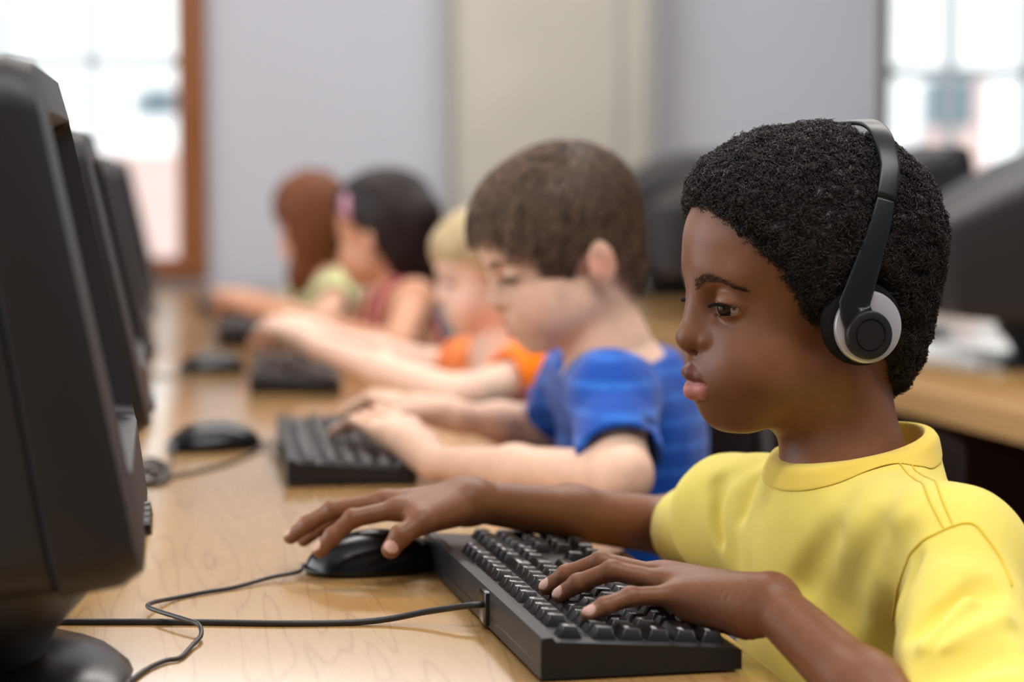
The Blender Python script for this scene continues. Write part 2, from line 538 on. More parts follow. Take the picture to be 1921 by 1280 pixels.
# ---------------------------------------------------------------- desks
dx0, dx1, dy0, dy1 = -0.62, 0.40, 0.2, 6.34
d = empty('computer_desk', 'long light beech computer desk the children sit along', 'desk', (0, 0, 0))
box('desktop', (dx0, dy0, DESK - 0.028), (dx1, dy1, DESK), M['desk'], d, bevel=0.004)
for yy in (0.3, 2.05, 4.0, 6.2):
    box('leg', (dx1 - 0.12, yy, 0), (dx1 - 0.07, yy + 0.04, DESK - 0.028), M['steel'], d)
    box('leg', (dx0 + 0.03, yy, 0), (dx0 + 0.08, yy + 0.04, DESK - 0.028), M['steel'], d)
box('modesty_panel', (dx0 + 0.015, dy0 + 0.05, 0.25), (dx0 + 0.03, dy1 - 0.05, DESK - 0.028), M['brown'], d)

RA = math.atan2(1.179 - 1.046, 4.412 - 2.825)     # slight skew of the desk on the right
rd = empty('computer_desk', 'second light wood desk behind the children carrying black monitors', 'desk', (1.179, 2.825, 0), (0, 0, RA))
box('desktop', (0, -1.0, DESK - 0.045), (0.8, 3.2, DESK), M['desk'], rd, bevel=0.006)
box('edge_strip', (-0.006, -1.0, DESK - 0.045), (0.0, 3.2, DESK - 0.001), M['edge'], rd)
for yy in (-0.9, -0.2, 0.62, 1.5, 2.4, 3.12):
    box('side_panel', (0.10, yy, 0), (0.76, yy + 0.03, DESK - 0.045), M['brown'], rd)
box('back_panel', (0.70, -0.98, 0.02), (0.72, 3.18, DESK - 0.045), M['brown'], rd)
def on_right(x, y, z=DESK):
    c, s = math.cos(RA), math.sin(RA)
    return (1.179 + c * x - s * y, 2.825 + s * x + c * y, z)

# ---------------------------------------------------------------- CRT monitors
def monitor(label, loc, rotz, lean=9.7, lift=0.0, group=None, name='crt_monitor'):
    """front looks along +x; the bezel foot sits at x=0"""
    root = empty(name, label, 'monitor', loc, (0, 0, rotz), group)
    Wd, Hh = 0.375, 0.305
    zb = 0.088 + lift
    R = Matrix.Translation((0, 0, zb)) @ Matrix.Rotation(math.radians(-lean), 4, 'Y')
    def outline(w, h, r, n=6, arch=0.0):
        pts = []
        for cx, cy, a0 in ((w / 2 - r, r, -90), (w / 2 - r, h - r, 0), (-w / 2 + r, h - r, 90), (-w / 2 + r, r, 180)):
            for i in range(n + 1):
                a = math.radians(a0 + 90 * i / n)
                y, z = cx + r * math.cos(a), cy + r * math.sin(a)
                if z > h / 2: z += arch * (1 - (2 * y / w) ** 2)
                pts.append((y, z))
        return pts
    def loft(name, rings, m, cap0=True, cap1=True, bevel=0):
        bm = bmesh.new(); L = []
        for x, pts, oz in rings:
            L.append([bm.verts.new(R @ Vector((x(y, z) if callable(x) else x, y, z + oz))) for y, z in pts])
        for a, b in zip(L, L[1:]):
            for i in range(len(a)): bm.faces.new((a[i], a[(i + 1) % len(a)], b[(i + 1) % len(a)], b[i]))
        if cap0: bm.faces.new(L[0][::-1])
        if cap1: bm.faces.new(L[-1])
        return bm_obj(name, bm, m, root, smooth=True)
    bul = lambda y, z: 0.018 - 0.30 * y * y * 1.2 - 0.25 * (z - 0.10) ** 2
    o = outline(Wd, Hh, 0.028, arch=0.012)
    oi = [(y * 0.965, (z - Hh / 2) * 0.965 + Hh / 2) for y, z in o]
    sw, sh, s0 = 0.300, 0.215, 0.060
    inner = [(y, z + s0) for y, z in outline(sw, sh, 0.012)]
    inner2 = [(y * 0.955, (z - s0 - sh / 2) * 0.94 + s0 + sh / 2) for y, z in inner]
    loft('bezel', [(-0.045, oi, 0), (-0.040, o, 0), (lambda y, z: bul(y, z) - 0.012, o, 0), (bul, oi, 0), (lambda y, z: bul(y, z) - .001, inner, 0),
                   (lambda y, z: bul(y, z) - 0.022, inner2, 0)], M['mon'], True, False)
    scr = bmesh.new(); n = 14; g = []
    for i in range(n + 1):
        row = []
        for j in range(n + 1):
            y = (i / n - .5) * sw; z = s0 + j / n * sh
            row.append(scr.verts.new(R @ Vector((-0.006 - 0.35 * y * y - 0.35 * (z - s0 - sh / 2) ** 2, y, z))))
        g.append(row)
    for i in range(n):
        for j in range(n): scr.faces.new((g[i][j], g[i + 1][j], g[i + 1][j + 1], g[i][j + 1]))
    bm_obj('screen', scr, M['screen'], root, smooth=True)
    def sc_(k, kz, dz): return [(y * k, (z - Hh / 2) * kz + Hh / 2 + dz) for y, z in o]
    loft('housing', [(-0.044, sc_(0.985, 0.98, 0), 0), (-0.10, sc_(0.95, 0.95, 0), 0), (-0.17, sc_(0.86, 0.88, -.004), 0), (-0.27, sc_(0.66, 0.72, -.012), 0),
                     (-0.345, sc_(0.50, 0.56, -.02), 0), (-0.36, sc_(0.46, 0.50, -.02), 0)], M['mon'])
    for k in range(4):
        bm = bmesh.new()
        y = -0.03 + 0.024 * k
        bmesh.ops.create_cone(bm, cap_ends=True, segments=14, radius1=0.006, radius2=0.0052, depth=0.006,
                              matrix=R @ Matrix.Translation((0.0085, y + 0.0, 0.010)) @ Matrix.Rotation(math.pi / 2, 4, 'Y'))
        bm_obj('button', bm, M['gloss'], root, smooth=True)
    # swivel stand
    V = []
    def ring(cx, rx, ry, z, n=28): return [(cx + rx * math.cos(2 * math.pi * i / n), ry * math.sin(2 * math.pi * i / n), z) for i in range(n)]
    def lathe(name, rs, m):
        bm = bmesh.new(); L = [[bm.verts.new(p) for p in r] for r in rs]
        for a, b in zip(L, L[1:]):
            for i in range(len(a)): bm.faces.new((a[i], a[(i + 1) % len(a)], b[(i + 1) % len(a)], b[i]))
        bm.faces.new(L[0][::-1]); bm.faces.new(L[-1])
        return bm_obj(name, bm, m, root, smooth=True)
    lathe('stand_neck', [ring(-.135, .075, .085, .022), ring(-.135, .085, .095, .040), ring(-.135, .105, .115, .062), ring(-.13, .108, .12, .078 + lift), ring(-.13, .09, .10, .104 + lift)], M['black'])
    lathe('stand_base', [ring(-.13, .125, .135, 0), ring(-.13, .127, .137, .008), ring(-.13, .118, .128, .016), ring(-.135, .07, .08, .024)], M['gloss'])
    return root

G1 = 'monitors along the near desk'
MON = [(1.405, 0.007, 'nearest black monitor, its side filling the left edge of the photo'),
       (2.325, -0.016, 'black monitor directly behind the nearest one, facing the boy in blue'),
       (3.27, -0.034, 'third black monitor along the desk, opposite the child in orange'),
       (4.20, -0.034, 'fourth black monitor along the desk, opposite the girl with the hair clip'),
       (5.10, -0.034, 'last black monitor of the row, next to the brown window frame')]
for y, lf, lb in MON:
    monitor(lb, (-0.018, y, DESK), 0.0, 9.7 if y < 2 else 10.5, lf, G1)
G2 = 'monitors on the desk behind'
for x, y, lb in ((0.17, -0.35, 'black monitor on the back desk at the right edge, partly out of frame'),
                 (0.22, 0.62, 'large black monitor on the back desk behind the headphones boy'),
                 (0.22, 1.35, 'black monitor on the back desk, mostly hidden behind the curly black hair'),
                 (0.22, 2.10, 'black monitor on the back desk, between the two nearest boys'),
                 (0.24, 2.75, 'farthest black monitor on the back desk, next to the wall')):
    monitor(lb, on_right(x + 0.30, y), RA, 6, -0.01, G2)
kb = box('paper_stack', (-.045, -.16, 0), (.045, .16, 0.022), M['paper'], None, bevel=0.004)
kb.location = tuple(on_z(1788, 676)); kb.rotation_euler = (0, 0, RA + 0.05)
tag(kb, 'white stack of paper on the back desk in front of a monitor', 'paper')

# ---------------------------------------------------------------- keyboards
KW, KD = 0.435, 0.137
TH = math.radians(4.6)
U_ = 0.01865
def key_layout():
    rows = []
    # (row index from back, list of (x in units, width, legend))
    f = [(0, 1, 'Esc')] + [(2 + i, 1, 'F%d' % (i + 1)) for i in range(4)] + [(6.5 + i, 1, 'F%d' % (i + 5)) for i in range(4)] + [(11 + i, 1, 'F%d' % (i + 9)) for i in range(4)]
    f += [(15.25 + i, 1, s) for i, s in enumerate(('PrtSc', 'ScrLk', 'Pause'))]
    rows.append((0, f))
    r = [(i, 1, s) for i, s in enumerate("` 1 2 3 4 5 6 7 8 9 0 - =".split())] + [(13, 2, 'Backspace')]
    r += [(15.25 + i, 1, s) for i, s in enumerate(('Ins', 'Home', 'PgUp'))]
    rows.append((1.25, r))
    r = [(0, 1.5, 'Tab')] + [(1.5 + i, 1, s) for i, s in enumerate('QWERTYUIOP[]')] + [(13.5, 1.5, '\\')]
    r += [(15.25 + i, 1, s) for i, s in enumerate(('Del', 'End', 'PgDn'))]
    rows.append((2.25, r))
    rows.append((3.25, [(0, 1.75, 'Caps')] + [(1.75 + i, 1, s) for i, s in enumerate("ASDFGHJKL;'")] + [(12.75, 2.25, 'Enter')]))
    rows.append((4.25, [(0, 2.25, 'Shift')] + [(2.25 + i, 1, s) for i, s in enumerate("ZXCVBNM,./")] + [(12.25, 2.75, 'Shift'), (16.25, 1, '^')]))
    rows.append((5.25, [(0, 1.5, 'Ctrl'), (1.5, 1.25, 'Win'), (2.75, 1.25, 'Alt'), (4, 5.75, ''), (9.75, 1.25, 'Alt'), (11, 1.25, 'Win'), (12.25, 1.25, 'Menu'), (13.5, 1.5, 'Ctrl'),
                        (15.25, 1, '<'), (16.25, 1, 'v'), (17.25, 1, '>')]))
    pad = []
    for j, row in ((1.25, ('Num', '/', '*', '-')), (2.25, ('7', '8', '9')), (3.25, ('4', '5', '6')), (4.25, ('1', '2', '3'))):
        for i, s in enumerate(row): pad.append((18.5 + i, j, 1, 1, s))
    pad += [(21.5, 2.25, 1, 2, '+'), (21.5, 4.25, 1, 2, 'Ent'), (18.5, 5.25, 2, 1, '0'), (20.5, 5.25, 1, 1, '.')]
    main = [(x, j, w, 1, s) for j, r in rows for x, w, s in r]
    return main, pad

def key_mesh(w, d, hgt, legend):
    bm = bmesh.new()
    g = 0.0011; x0, x1, y0, y1 = g, w - g, g, d - g
    lv = [(0, 0), (1.0, 0.0027)]
    L = []
    for t, ins in lv:
        z = hgt * t; ib = ins * 1.05
        L.append([bm.verts.new((x0 + ib, y0 + ins, z)), bm.verts.new((x1 - ib, y0 + ins, z)), bm.verts.new((x1 - ib, y1 - ins * 1.5, z)), bm.verts.new((x0 + ib, y1 - ins * 1.5, z))])
    for a, b in zip(L, L[1:]):
        for i in range(4): bm.faces.new((a[i], a[(i + 1) % 4], b[(i + 1) % 4], b[i]))
    bm.faces.new(L[-1]); 
    es = [e for e in bm.edges if abs(e.verts[0].co.z - e.verts[1].co.z) > 1e-5]
    bmesh.ops.bevel(bm, geom=es, offset=0.0011, segments=3, affect='EDGES')
    es = [e for e in bm.edges if min(e.verts[0].co.z, e.verts[1].co.z) > hgt - 1e-5]
    bmesh.ops.bevel(bm, geom=es, offset=0.00035, segments=1, affect='EDGES')
    bmesh.ops.recalc_face_normals(bm, faces=bm.faces)
    if legend:
        cu = bpy.data.curves.new('t', 'FONT'); cu.body = legend
        cu.size = 0.0062 if len(legend) <= 2 else 0.0044
        cu.extrude = 0; cu.offset = 0.00016
        to = bpy.data.objects.new('t', cu); C.objects.link(to)
        bpy.context.view_layer.update()
        tm = bpy.data.meshes.new_from_object(to.evaluated_get(bpy.context.evaluated_depsgraph_get()))
        bpy.data.objects.remove(to); bpy.data.curves.remove(cu)
        tv = [bm.verts.new((v.co.x + x0 + 0.0036, v.co.y + y0 + d * 0.50, hgt + 0.00015)) for v in tm.vertices]
        flip = tm.polygons[0].normal.z < 0
        for p in tm.polygons:
            vs = [tv[i] for i in p.vertices]
            try: f = bm.faces.new(vs[::-1] if flip else vs)
            except ValueError: continue
            f.material_index = 1
        bpy.data.meshes.remove(tm)
    me = bpy.data.meshes.new('key'); bm.to_mesh(me); bm.free()
    me.polygons.foreach_set('use_smooth', np.ones(len(me.polygons), dtype=bool)); me.set_sharp_from_angle(angle=math.radians(38))
    me.materials.append(M['key']); me.materials.append(M['legend'])
    return me

def make_keyboard():
    root = empty('keyboard', '', 'keyboard')
    # case: y grows to the back, x to the user's right
    prof = [(-KD / 2, 0.002), (-KD / 2, 0.0150), (-KD / 2 + 0.004, 0.0168), (-KD / 2 + 0.012, 0.0172)]
    zb = 0.0172 + (KD - 0.024) * math.tan(TH)
    prof += [(KD / 2 - 0.010, zb), (KD / 2 - 0.008, zb + 0.003), (KD / 2 - 0.001, zb + 0.0028), (KD / 2, zb - .001), (KD / 2, 0.002)]
    bm = bmesh.new(); L = []
    for x in (-KW / 2, KW / 2): L.append([bm.verts.new((x, y, z)) for y, z in prof])
    a, b = L; n = len(prof)
    for i in range(n): bm.faces.new((a[i], a[(i + 1) % n], b[(i + 1) % n], b[i]))
    bm.faces.new(a[::-1]); bm.faces.new(b)
    bm_obj('case', bm, M['black'], root, bevel=0.0015, angle=40)
    bm = bmesh.new(); add_box(bm, (-KW / 2 + 0.001, -KD / 2 + 0.0012, 0.0098), (KW / 2 - 0.001, KD / 2 + 0.0004, 0.0106))
    bm_obj('seam_strip', bm, M['gloss'], root, bevel=0.0004)
    for sx in (-1, 1):
        box('foot', (sx * 0.18 - 0.012, KD / 2 - 0.022, -0.0), (sx * 0.18 + 0.012, KD / 2 - 0.012, 0.0025), M['gloss'], root)
    bm = bmesh.new(); add_box(bm, (-0.054, KD / 2 - 0.007, 0.003), (-0.032, KD / 2 + 0.003, zb + .0015))
    bm_obj('cable_guard', bm, M['gloss'], root, bevel=0.002)
    main, pad = key_layout()
    T = Matrix.Translation((-KW / 2 + 0.0115, 0, 0))
    def place(kname, x, j, w, hh, s, cache={}):
        key = (w, hh, s)
        me = key_mesh(w * U_ * 0.985, hh * U_, 0.0078, s)
        o = bpy.data.objects.new(kname, me); link(o, root)
        yb = KD / 2 - 0.0135 - (j + hh) * U_ * 1.0
        o.location = (-KW / 2 + 0.0115 + x * U_ * 0.985, yb, 0.0170 + (yb + KD / 2 - 0.012) * math.tan(TH))
        o.rotation_euler = (TH, 0, 0)
        return o
    for x, j, w, hh, s in main: place('key', x, j, w, hh, s)
    for x, j, w, hh, s in pad: place('numpad_key', x, j, w, hh, s)
    return root

def copy_tree(o, parent=None):
    c = o.copy(); C.objects.link(c)
    if parent is not None: c.parent = parent
    for ch in list(o.children): copy_tree(ch, c)
    return c

kb0 = make_keyboard()
KB = [(0.240, 1.360, 93.2, 'nearest black keyboard, under the hands of the boy in yellow'),
      (0.128, 2.256, 88.5, 'black keyboard under the hands of the boy in the blue t-shirt'),
      (0.127, 3.216, 86, 'black keyboard in front of the child in orange, hands resting on it'),
      (0.105, 4.15, 88, 'black keyboard in front of the girl with the pink hair clip'),
      (0.09, 5.02, 90, 'farthest black keyboard, at the window end of the desk')]
KBO = []
for i, (x, y, rz, lb) in enumerate(KB):
    k = kb0 if i == 0 else copy_tree(kb0)
    a = math.radians(rz); c, s = math.cos(a), math.sin(a)
    lx, ly = -KW / 2, KD / 2     # this corner is pinned at (x, y)
    k.location = (x - (c * lx - s * ly), y - (s * lx + c * ly), DESK); k.rotation_euler = (0, 0, a)
    k['label'] = lb; k['group'] = 'keyboards along the desk'
    KBO.append(k)
bpy.context.view_layer.update()
def kbpt(k, x, y, z): return np.array(k.matrix_world @ Vector((x, y, z)))

# ---------------------------------------------------------------- mice
def make_mouse():
    root = empty('mouse', '', 'mouse')
    s = Sdf()
    s.add(Ell((0.003, 0, 0.004), (0.056, 0.0305, 0.031)), Ell((0.022, 0, 0.002), (0.038, 0.028, 0.020), k=0.012))
    s.add(Fn(lambda P: 0.0012 - P[..., 2], k=0.002, op=-1) if False else Cut((0, 0, 0.0015), (0, 0, -1), 0.2))
    s.add(Cone((0.060, 0, 0.030), (0.012, 0, 0.034), 0.0016, 0.0016, k=0.001, op=-1))
    V, Q = surface(s, (-0.062, -0.036, -0.001), (0.066, 0.036, 0.038), 0.0012)
    body = mesh_obj('shell', V, Q, M['gloss'], root)
    bm = bmesh.new()
    bmesh.ops.create_cone(bm, cap_ends=True, segments=24, radius1=0.010, radius2=0.010, depth=0.007, matrix=Matrix.Translation((0.034, 0, 0.0215)) @ Matrix.Rotation(math.pi / 2, 4, 'X'))
    bm_obj('scroll_wheel', bm, M['black'], root, bevel=0.001)
    return root
mouse0 = make_mouse()
def put_mouse(m, tail, nose_dir, label):
    m.location = tail; m.rotation_euler = (0, 0, math.atan2(nose_dir[1], nose_dir[0]))
    m['label'] = label; m['group'] = 'mice on the desk'
c1 = np.array([0.176, 1.770, DESK])
put_mouse(mouse0, c1, (-1, -0.10), 'black mouse under the right hand of the boy in yellow')
mouse2 = copy_tree(mouse0); put_mouse(mouse2, (0.064, 2.58, DESK), (-1, -0.25), 'black mouse lying free beside the second keyboard')
mouse3 = copy_tree(mouse0); put_mouse(mouse3, (0.085, 3.57, DESK), (-1, -0.25), 'black mouse lying beside the third keyboard, farther along the desk')

def cable(parent, pts, r, name='cable'):
    inv = parent.matrix_world.inverted()
    P = [tuple(inv @ Vector(p)) for p in pts]
    return tube_obj(name, P, r, M['cable'], parent)
bpy.context.view_layer.update()
def dk(px, py, lift=0.0022): return tuple(on_z(px, py, DESK + lift))
# keyboard cable of the near keyboard
k0 = KBO[0]
cable(k0, [tuple(kbpt(k0, -0.043, KD / 2 - 0.002, 0.017)), tuple(kbpt(k0, -0.044, KD / 2 + 0.012, 0.017)), dk(800, 1148, .010), dk(720, 1163, .004), dk(640, 1169), dk(520, 1170), dk(380, 1168), dk(260, 1167), dk(150, 1167), dk(90, 1166), dk(20, 1160)], 0.0024)
cable(mouse0, [(0.113, 1.768, DESK + 0.007), dk(560, 1073, .006), dk(510, 1083, .004), dk(440, 1102), dk(380, 1112), dk(330, 1122), dk(290, 1130, .006), dk(277, 1138, .008), dk(300, 1148, .009), dk(345, 1162, .009),
              dk(372, 1172, .008), dk(377, 1192, .005), dk(360, 1212, .003), dk(338, 1234), dk(310, 1240), dk(275, 1256), dk(235, 1285), dk(160, 1330), dk(60, 1380)], 0.0017)
cable(mouse2, [(0.012, 2.568, DESK + 0.006), dk(322, 868, .003), dk(300, 880), dk(285, 885), dk(265, 880), dk(240, 870)], 0.0017)
cable(KBO[1], [tuple(kbpt(KBO[1], -0.043, KD / 2, 0.015)), dk(500, 832, .006), dk(470, 852), dk(420, 872), dk(350, 889), dk(300, 895), dk(270, 885), dk(225, 880)], 0.0022)
cable(mouse3, [(0.047, 3.548, DESK + 0.006), dk(350, 700), dk(310, 705), dk(270, 700)], 0.0017)
for px, py in ((276, 878),):
    loops = [dk(255, 872, .003), dk(285, 862, .008), dk(312, 878, .010), dk(300, 900, .006), dk(272, 905, .004), dk(262, 888, .008), dk(288, 872, .012), dk(318, 889, .006), dk(296, 908, .003), dk(250, 905, .003)]
    o = tube_obj('monitor_cable', loops, 0.0028, M['cable'])
    tag(o, 'tangled black cable on the desk beside the second monitor', 'cable')
# ---------------------------------------------------------------- heads
class Head:
    """local axes: a forward, b to the person's left, c up; origin midway between the ear canals"""
    def __init__(s, O, fwd, pitch, roll=0.0, scale=1.0, lips=1.0, nose=1.0, wide=1.0, ears=True):
        s.O = np.asarray(O, float); s.R = frame(fwd, pitch, roll); s.s = scale; s.lips = lips; s.nose = nose; s.w = wide; s.ears = ears
        s.cols = []
    def W(s, a, b, c): return s.O + s.R @ (np.array([a, b * s.w, c]) * s.s)
    def L(s, P): return ((P - s.O) @ s.R) / s.s / np.array([1, s.w, 1])
    def E(s, c, r, k=0.01, op=1, tilt=None):
        R = s.R
        if tilt is not None:   # rotate about the left axis (pitch) and about up (yaw)
            p, y = tilt[:2]; rl = tilt[2] if len(tilt) > 2 else 0.0
            cr_, sr_ = math.cos(rl), math.sin(rl)
            cy, sy, cp, sp = math.cos(y), math.sin(y), math.cos(p), math.sin(p)
            R = s.R @ np.array([[cy, -sy, 0], [sy, cy, 0], [0, 0, 1]]) @ np.array([[cp, 0, sp], [0, 1, 0], [-sp, 0, cp]]) @ np.array([[1, 0, 0], [0, cr_, -sr_], [0, sr_, cr_]])
        return Ell(s.W(*c), np.array(r) * s.s, R, k * s.s, op)
    def K(s, a, b, r1, r2=None, k=0.01, op=1):
        r2 = r1 if r2 is None else r2
        return Cone(s.W(*a), s.W(*b), r1 * s.s, r2 * s.s, k * s.s, op)
    def skull(s):
        return [s.E((0.0045, 0, 0.064), (0.0900, 0.0715, 0.0730), 0.012),
                s.E((0.0395, 0, 0.062), (0.0580, 0.0590, 0.0590), 0.020),
                s.E((-0.018, 0, 0.040), (0.056, 0.060, 0.060), 0.02)]
    def prims(s):
        E, K = s.E, s.K
        q = 1 if s.lips >= 1 else 0.0
        lp = s.lips
        dx = -0.0075 - 0.003 * (1 - q)          # less projecting mouth
        p = s.skull()
        p += [E((0.052, 0, -0.005), (0.0500, 0.0560, 0.0600), 0.018),      # mid face
              E((0.050, 0, -0.034), (0.0500, 0.0430, 0.0290), 0.020),      # jaw mass
              E((0.020, 0, -0.030), (0.045, 0.0500, 0.0350), 0.020),
              K((0.012, 0.043, -0.026), (0.072, 0.020, -0.056), 0.012, 0.010, 0.022),   # jaw line
              K((0.012, -0.043, -0.026), (0.072, -0.020, -0.056), 0.012, 0.010, 0.022),
              E((0.0820, 0, -0.0550), (0.0150, 0.018, 0.0125), 0.018),     # chin
              E((0.066, 0.030, -0.022), (0.030, 0.027, 0.028), 0.016),     # cheeks
              E((0.066, -0.030, -0.022), (0.030, 0.027, 0.028), 0.016),
              E((0.092 + dx, 0, -0.028), (0.0205, 0.031, 0.023), 0.014),        # muzzle
              K((0.0850, 0.012, 0.050), (0.0765, 0.036, 0.046), 0.012, 0.010, 0.014),     # brow ridge
              K((0.0850, -0.012, 0.050), (0.0765, -0.036, 0.046), 0.012, 0.010, 0.014),
              E((0.094, 0.0315, 0.027), (0.0140, 0.0175, 0.0110), 0.010, -1),           # sockets
              E((0.094, -0.0315, 0.027), (0.0140, 0.0175, 0.0110), 0.010, -1),
              K((0.0925, 0, 0.038), (0.1015, 0, 0.008), 0.0080, 0.0100, 0.014),          # nose bridge
              E((0.1040, 0, 0.0026), (0.0115 * s.nose, 0.0122, 0.0094), 0.008),
              E((0.0920, 0.0155, 0.0008), (0.0125, 0.0088, 0.0078), 0.003),             # nostril wings
              E((0.0920, -0.0155, 0.0008), (0.0125, 0.0088, 0.0078), 0.003),
              E((0.1035, 0.0070, -0.0075), (0.0046, 0.0030, 0.0030), 0.003, -1),
              E((0.1035, -0.0070, -0.0075), (0.0046, 0.0030, 0.0030), 0.003, -1)]
        # eyelids
        for sg in (1, -1):
            ec = (0.0805, 0.0305 * sg, 0.0270)
            p += [E(ec, (0.0138, 0.0145, 0.0132), 0.004),
                  E((0.0920, 0.0335 * sg, 0.0245), (0.0090, 0.0164, 0.0043), 0.0012, -1, (0.10, 0.42 * sg, -0.13 * sg))]
        # lips
        s.upper = []; s.lower = []
        for sg in (1, -1):
            s.upper += [K((0.1155 + dx, 0.003 * sg, -0.0222), (0.1105 + dx, 0.012 * sg, -0.0250), 0.0056 * lp, 0.0046 * lp, 0.003),
                        K((0.1105 + dx, 0.012 * sg, -0.0250), (0.0990 + dx, 0.0262 * sg, -0.0306), 0.0046 * lp, 0.0028, 0.003),
                        K((0.0990 + dx, 0.0262 * sg, -0.0306), (0.0945 + dx, 0.0325 * sg, -0.0318), 0.0028, 0.0014, 0.003)]
            s.lower += [K((0.1140 + dx, 0.000 * sg, -0.0360), (0.1095 + dx, 0.012 * sg, -0.0352), 0.0070 * lp, 0.0058 * lp, 0.003),
                        K((0.1095 + dx, 0.012 * sg, -0.0352), (0.0985 + dx, 0.0255 * sg, -0.0326), 0.0058 * lp, 0.0032, 0.003),
                        K((0.0985 + dx, 0.0255 * sg, -0.0326), (0.0945 + dx, 0.0320 * sg, -0.0324), 0.0032, 0.0014, 0.003)]
        p += s.upper + s.lower
        for sg in (1, -1):
            p += [K((0.1225 + dx, 0, -0.0294), (0.1165 + dx, 0.011 * sg, -0.0294), 0.0012, 0.0012, 0.0022, -1),
                  K((0.1165 + dx, 0.011 * sg, -0.0294), (0.0985 + dx, 0.0335 * sg, -0.0320), 0.0012, 0.0011, 0.0022, -1)]
        p += [E((0.0975 + dx, 0, -0.0120), (0.0125, 0.0165, 0.0090), 0.008)]     # above the lip
        if s.ears:
            for sg in (1, -1):
                p += [E((-0.004, 0.0745 * sg, 0.006), (0.0155, 0.0065, 0.0255), 0.005, 1, (-0.15, -0.34 * sg)),
                      E((0.001, 0.0815 * sg, 0.009), (0.0092, 0.0050, 0.0155), 0.003, -1, (-0.15, -0.34 * sg)),
                      K((0.004, 0.074 * sg, 0.004), (0.006, 0.076 * sg, -0.004), 0.0045, 0.004, 0.004)]
        return p
    def eye(s, sg, gaze, parent, iris=(34, 18, 11)):
        """eyeball with iris; gaze is a (yaw, pitch) in head axes"""
        r = 0.0126 * s.s
        c = s.W(0.0812, 0.0305 * sg, 0.0268)
        y, p = gaze
        g = s.R @ np.array([math.cos(p) * math.cos(y), math.cos(p) * math.sin(y), -math.sin(p)])
        bm = bmesh.new(); bmesh.ops.create_icosphere(bm, subdivisions=5, radius=r)
        me = bpy.data.meshes.new('eye'); bm.to_mesh(me); bm.free()
        V = np.array([v.co for v in me.vertices]); ang = np.arccos(np.clip((V / r) @ g, -1, 1))
        cols = np.tile(np.array(lin((172, 158, 148))[:3]), (len(V), 1))
        cols[ang < 0.56] = lin(tuple(int(v * 0.5) for v in iris))[:3]; cols[ang < 0.51] = lin(iris)[:3]; cols[ang < 0.24] = (0.004, 0.004, 0.004)
        Fs = [tuple(f.vertices) for f in me.polygons]
        V = V + c; bpy.data.meshes.remove(me)
        return mesh_obj('eye', V, Fs, M['eye'], parent, cols=cols)

M['eye'] = mat('eyeball', (255, 255, 255), 0.12, 0.35, attr='tint')
M['brow'] = mat('brow_hair', (40, 27, 22), 0.6, 0.3)
M['lash'] = mat('lash_hair', (22, 16, 14), 0.6, 0.3)

def hair_strip(s, pts, n, length, direction, r0, seed=1, spread=0.4, width=0.003, name='eyebrow', m=None, parent=None, sdf=None, lift=0.0006):
    """short hairs rooted along a polyline given in head axes"""
    g = np.random.default_rng(seed)
    P = catmull(np.array(pts), 10)
    t = g.random(n) * (len(P) - 1.001); i = t.astype(int); f = (t - i)[:, None]
    B = P[i] * (1 - f) + P[i + 1] * f
    B = B + (g.random((n, 3)) - 0.5) * np.array([0.001, width * 0.3, width]) * (1.15 - 0.85 * (t / (len(P) - 1)))[:, None]
    D = np.array([direction(x) for x in t / (len(P) - 1)]) + (g.random((n, 3)) - 0.5) * spread
    D /= np.linalg.norm(D, axis=1, keepdims=True)
    S = 4
    Q = np.zeros((n, S, 3))
    for k in range(S): Q[:, k] = s.O + ((B + D * length * k / (S - 1)) * np.array([1, s.w, 1]) * s.s) @ s.R.T
    if sdf is not None:
        for k in range(S):
            for _ in range(3):
                p = Q[:, k].astype(np.float32)
                Q[:, k] -= grad(sdf, p) * (sdf(p) - lift * (0.3 + k * 0.6))[:, None]
    V, Fs = strands(Q, r0 * s.s, r0 * 0.3 * s.s)
    return mesh_obj(name, V, Fs, m or M['lash'], parent)

# ---------------------------------------------------------------- hands and limbs
def finger(pts, r0, r1, flat=None):
    """chain of rounded cones; pts from knuckle to tip"""
    n = len(pts); out = []
    rs = np.linspace(r0, r1, n)
    for i in range(n - 1):
        out.append(Cone(pts[i], pts[i + 1], rs[i], rs[i + 1], 0.002))
    for i in range(1, n - 1):
        out.append(Ell(pts[i], (rs[i] * 1.06,) * 3, None, 0.003))
    return out

def nail(tip, prev, up, r, L=0.0046):
    """returns (centre, axes) of the nail plate"""
    x = _n(np.asarray(tip) - np.asarray(prev)); u = np.asarray(up, float); u = _n(u - x * u.dot(x)); y = np.cross(u, x)
    c = np.asarray(tip) - x * (r * 0.15) + u * (r * 0.80)
    return c, np.stack([x, y, u], 1), np.array([L, r * 0.78, r * 0.30])

def ell_d(P, c, R, r):
    q = (P - c) @ R
    k0 = np.linalg.norm(q / r, axis=-1); k1 = np.linalg.norm(q / (r * r), axis=-1) + 1e-9
    return k0 * (k0 - 1) / k1

def mix(cols, w, rgb):
    w = np.clip(w, 0, 1)[:, None]
    return cols * (1 - w) + np.array(lin(rgb)[:3]) * w

def skin_mat(name, ssr, rough=0.45, bump=0.35, scale=0.12):
    m = mat(name, (255, 255, 255), rough, 0.36, var=0.06, vscale=70, bump=bump, bscale=900, sss=scale, attr='tint', ssr=ssr)
    return m
M['skin_dark'] = skin_mat('brown_skin', (1.0, 0.45, 0.28), 0.45, 0.14, 0.06)
M['skin_light'] = skin_mat('fair_skin', (1.0, 0.35, 0.20), 0.5, 0.2, 0.2)

def cloth_mat(name, rgb, var=0.03):
    m = mat(name, rgb, 0.85, 0.15, var=var, vscale=25, bump=0.25, bscale=2600, sheen=0.25)
    return m

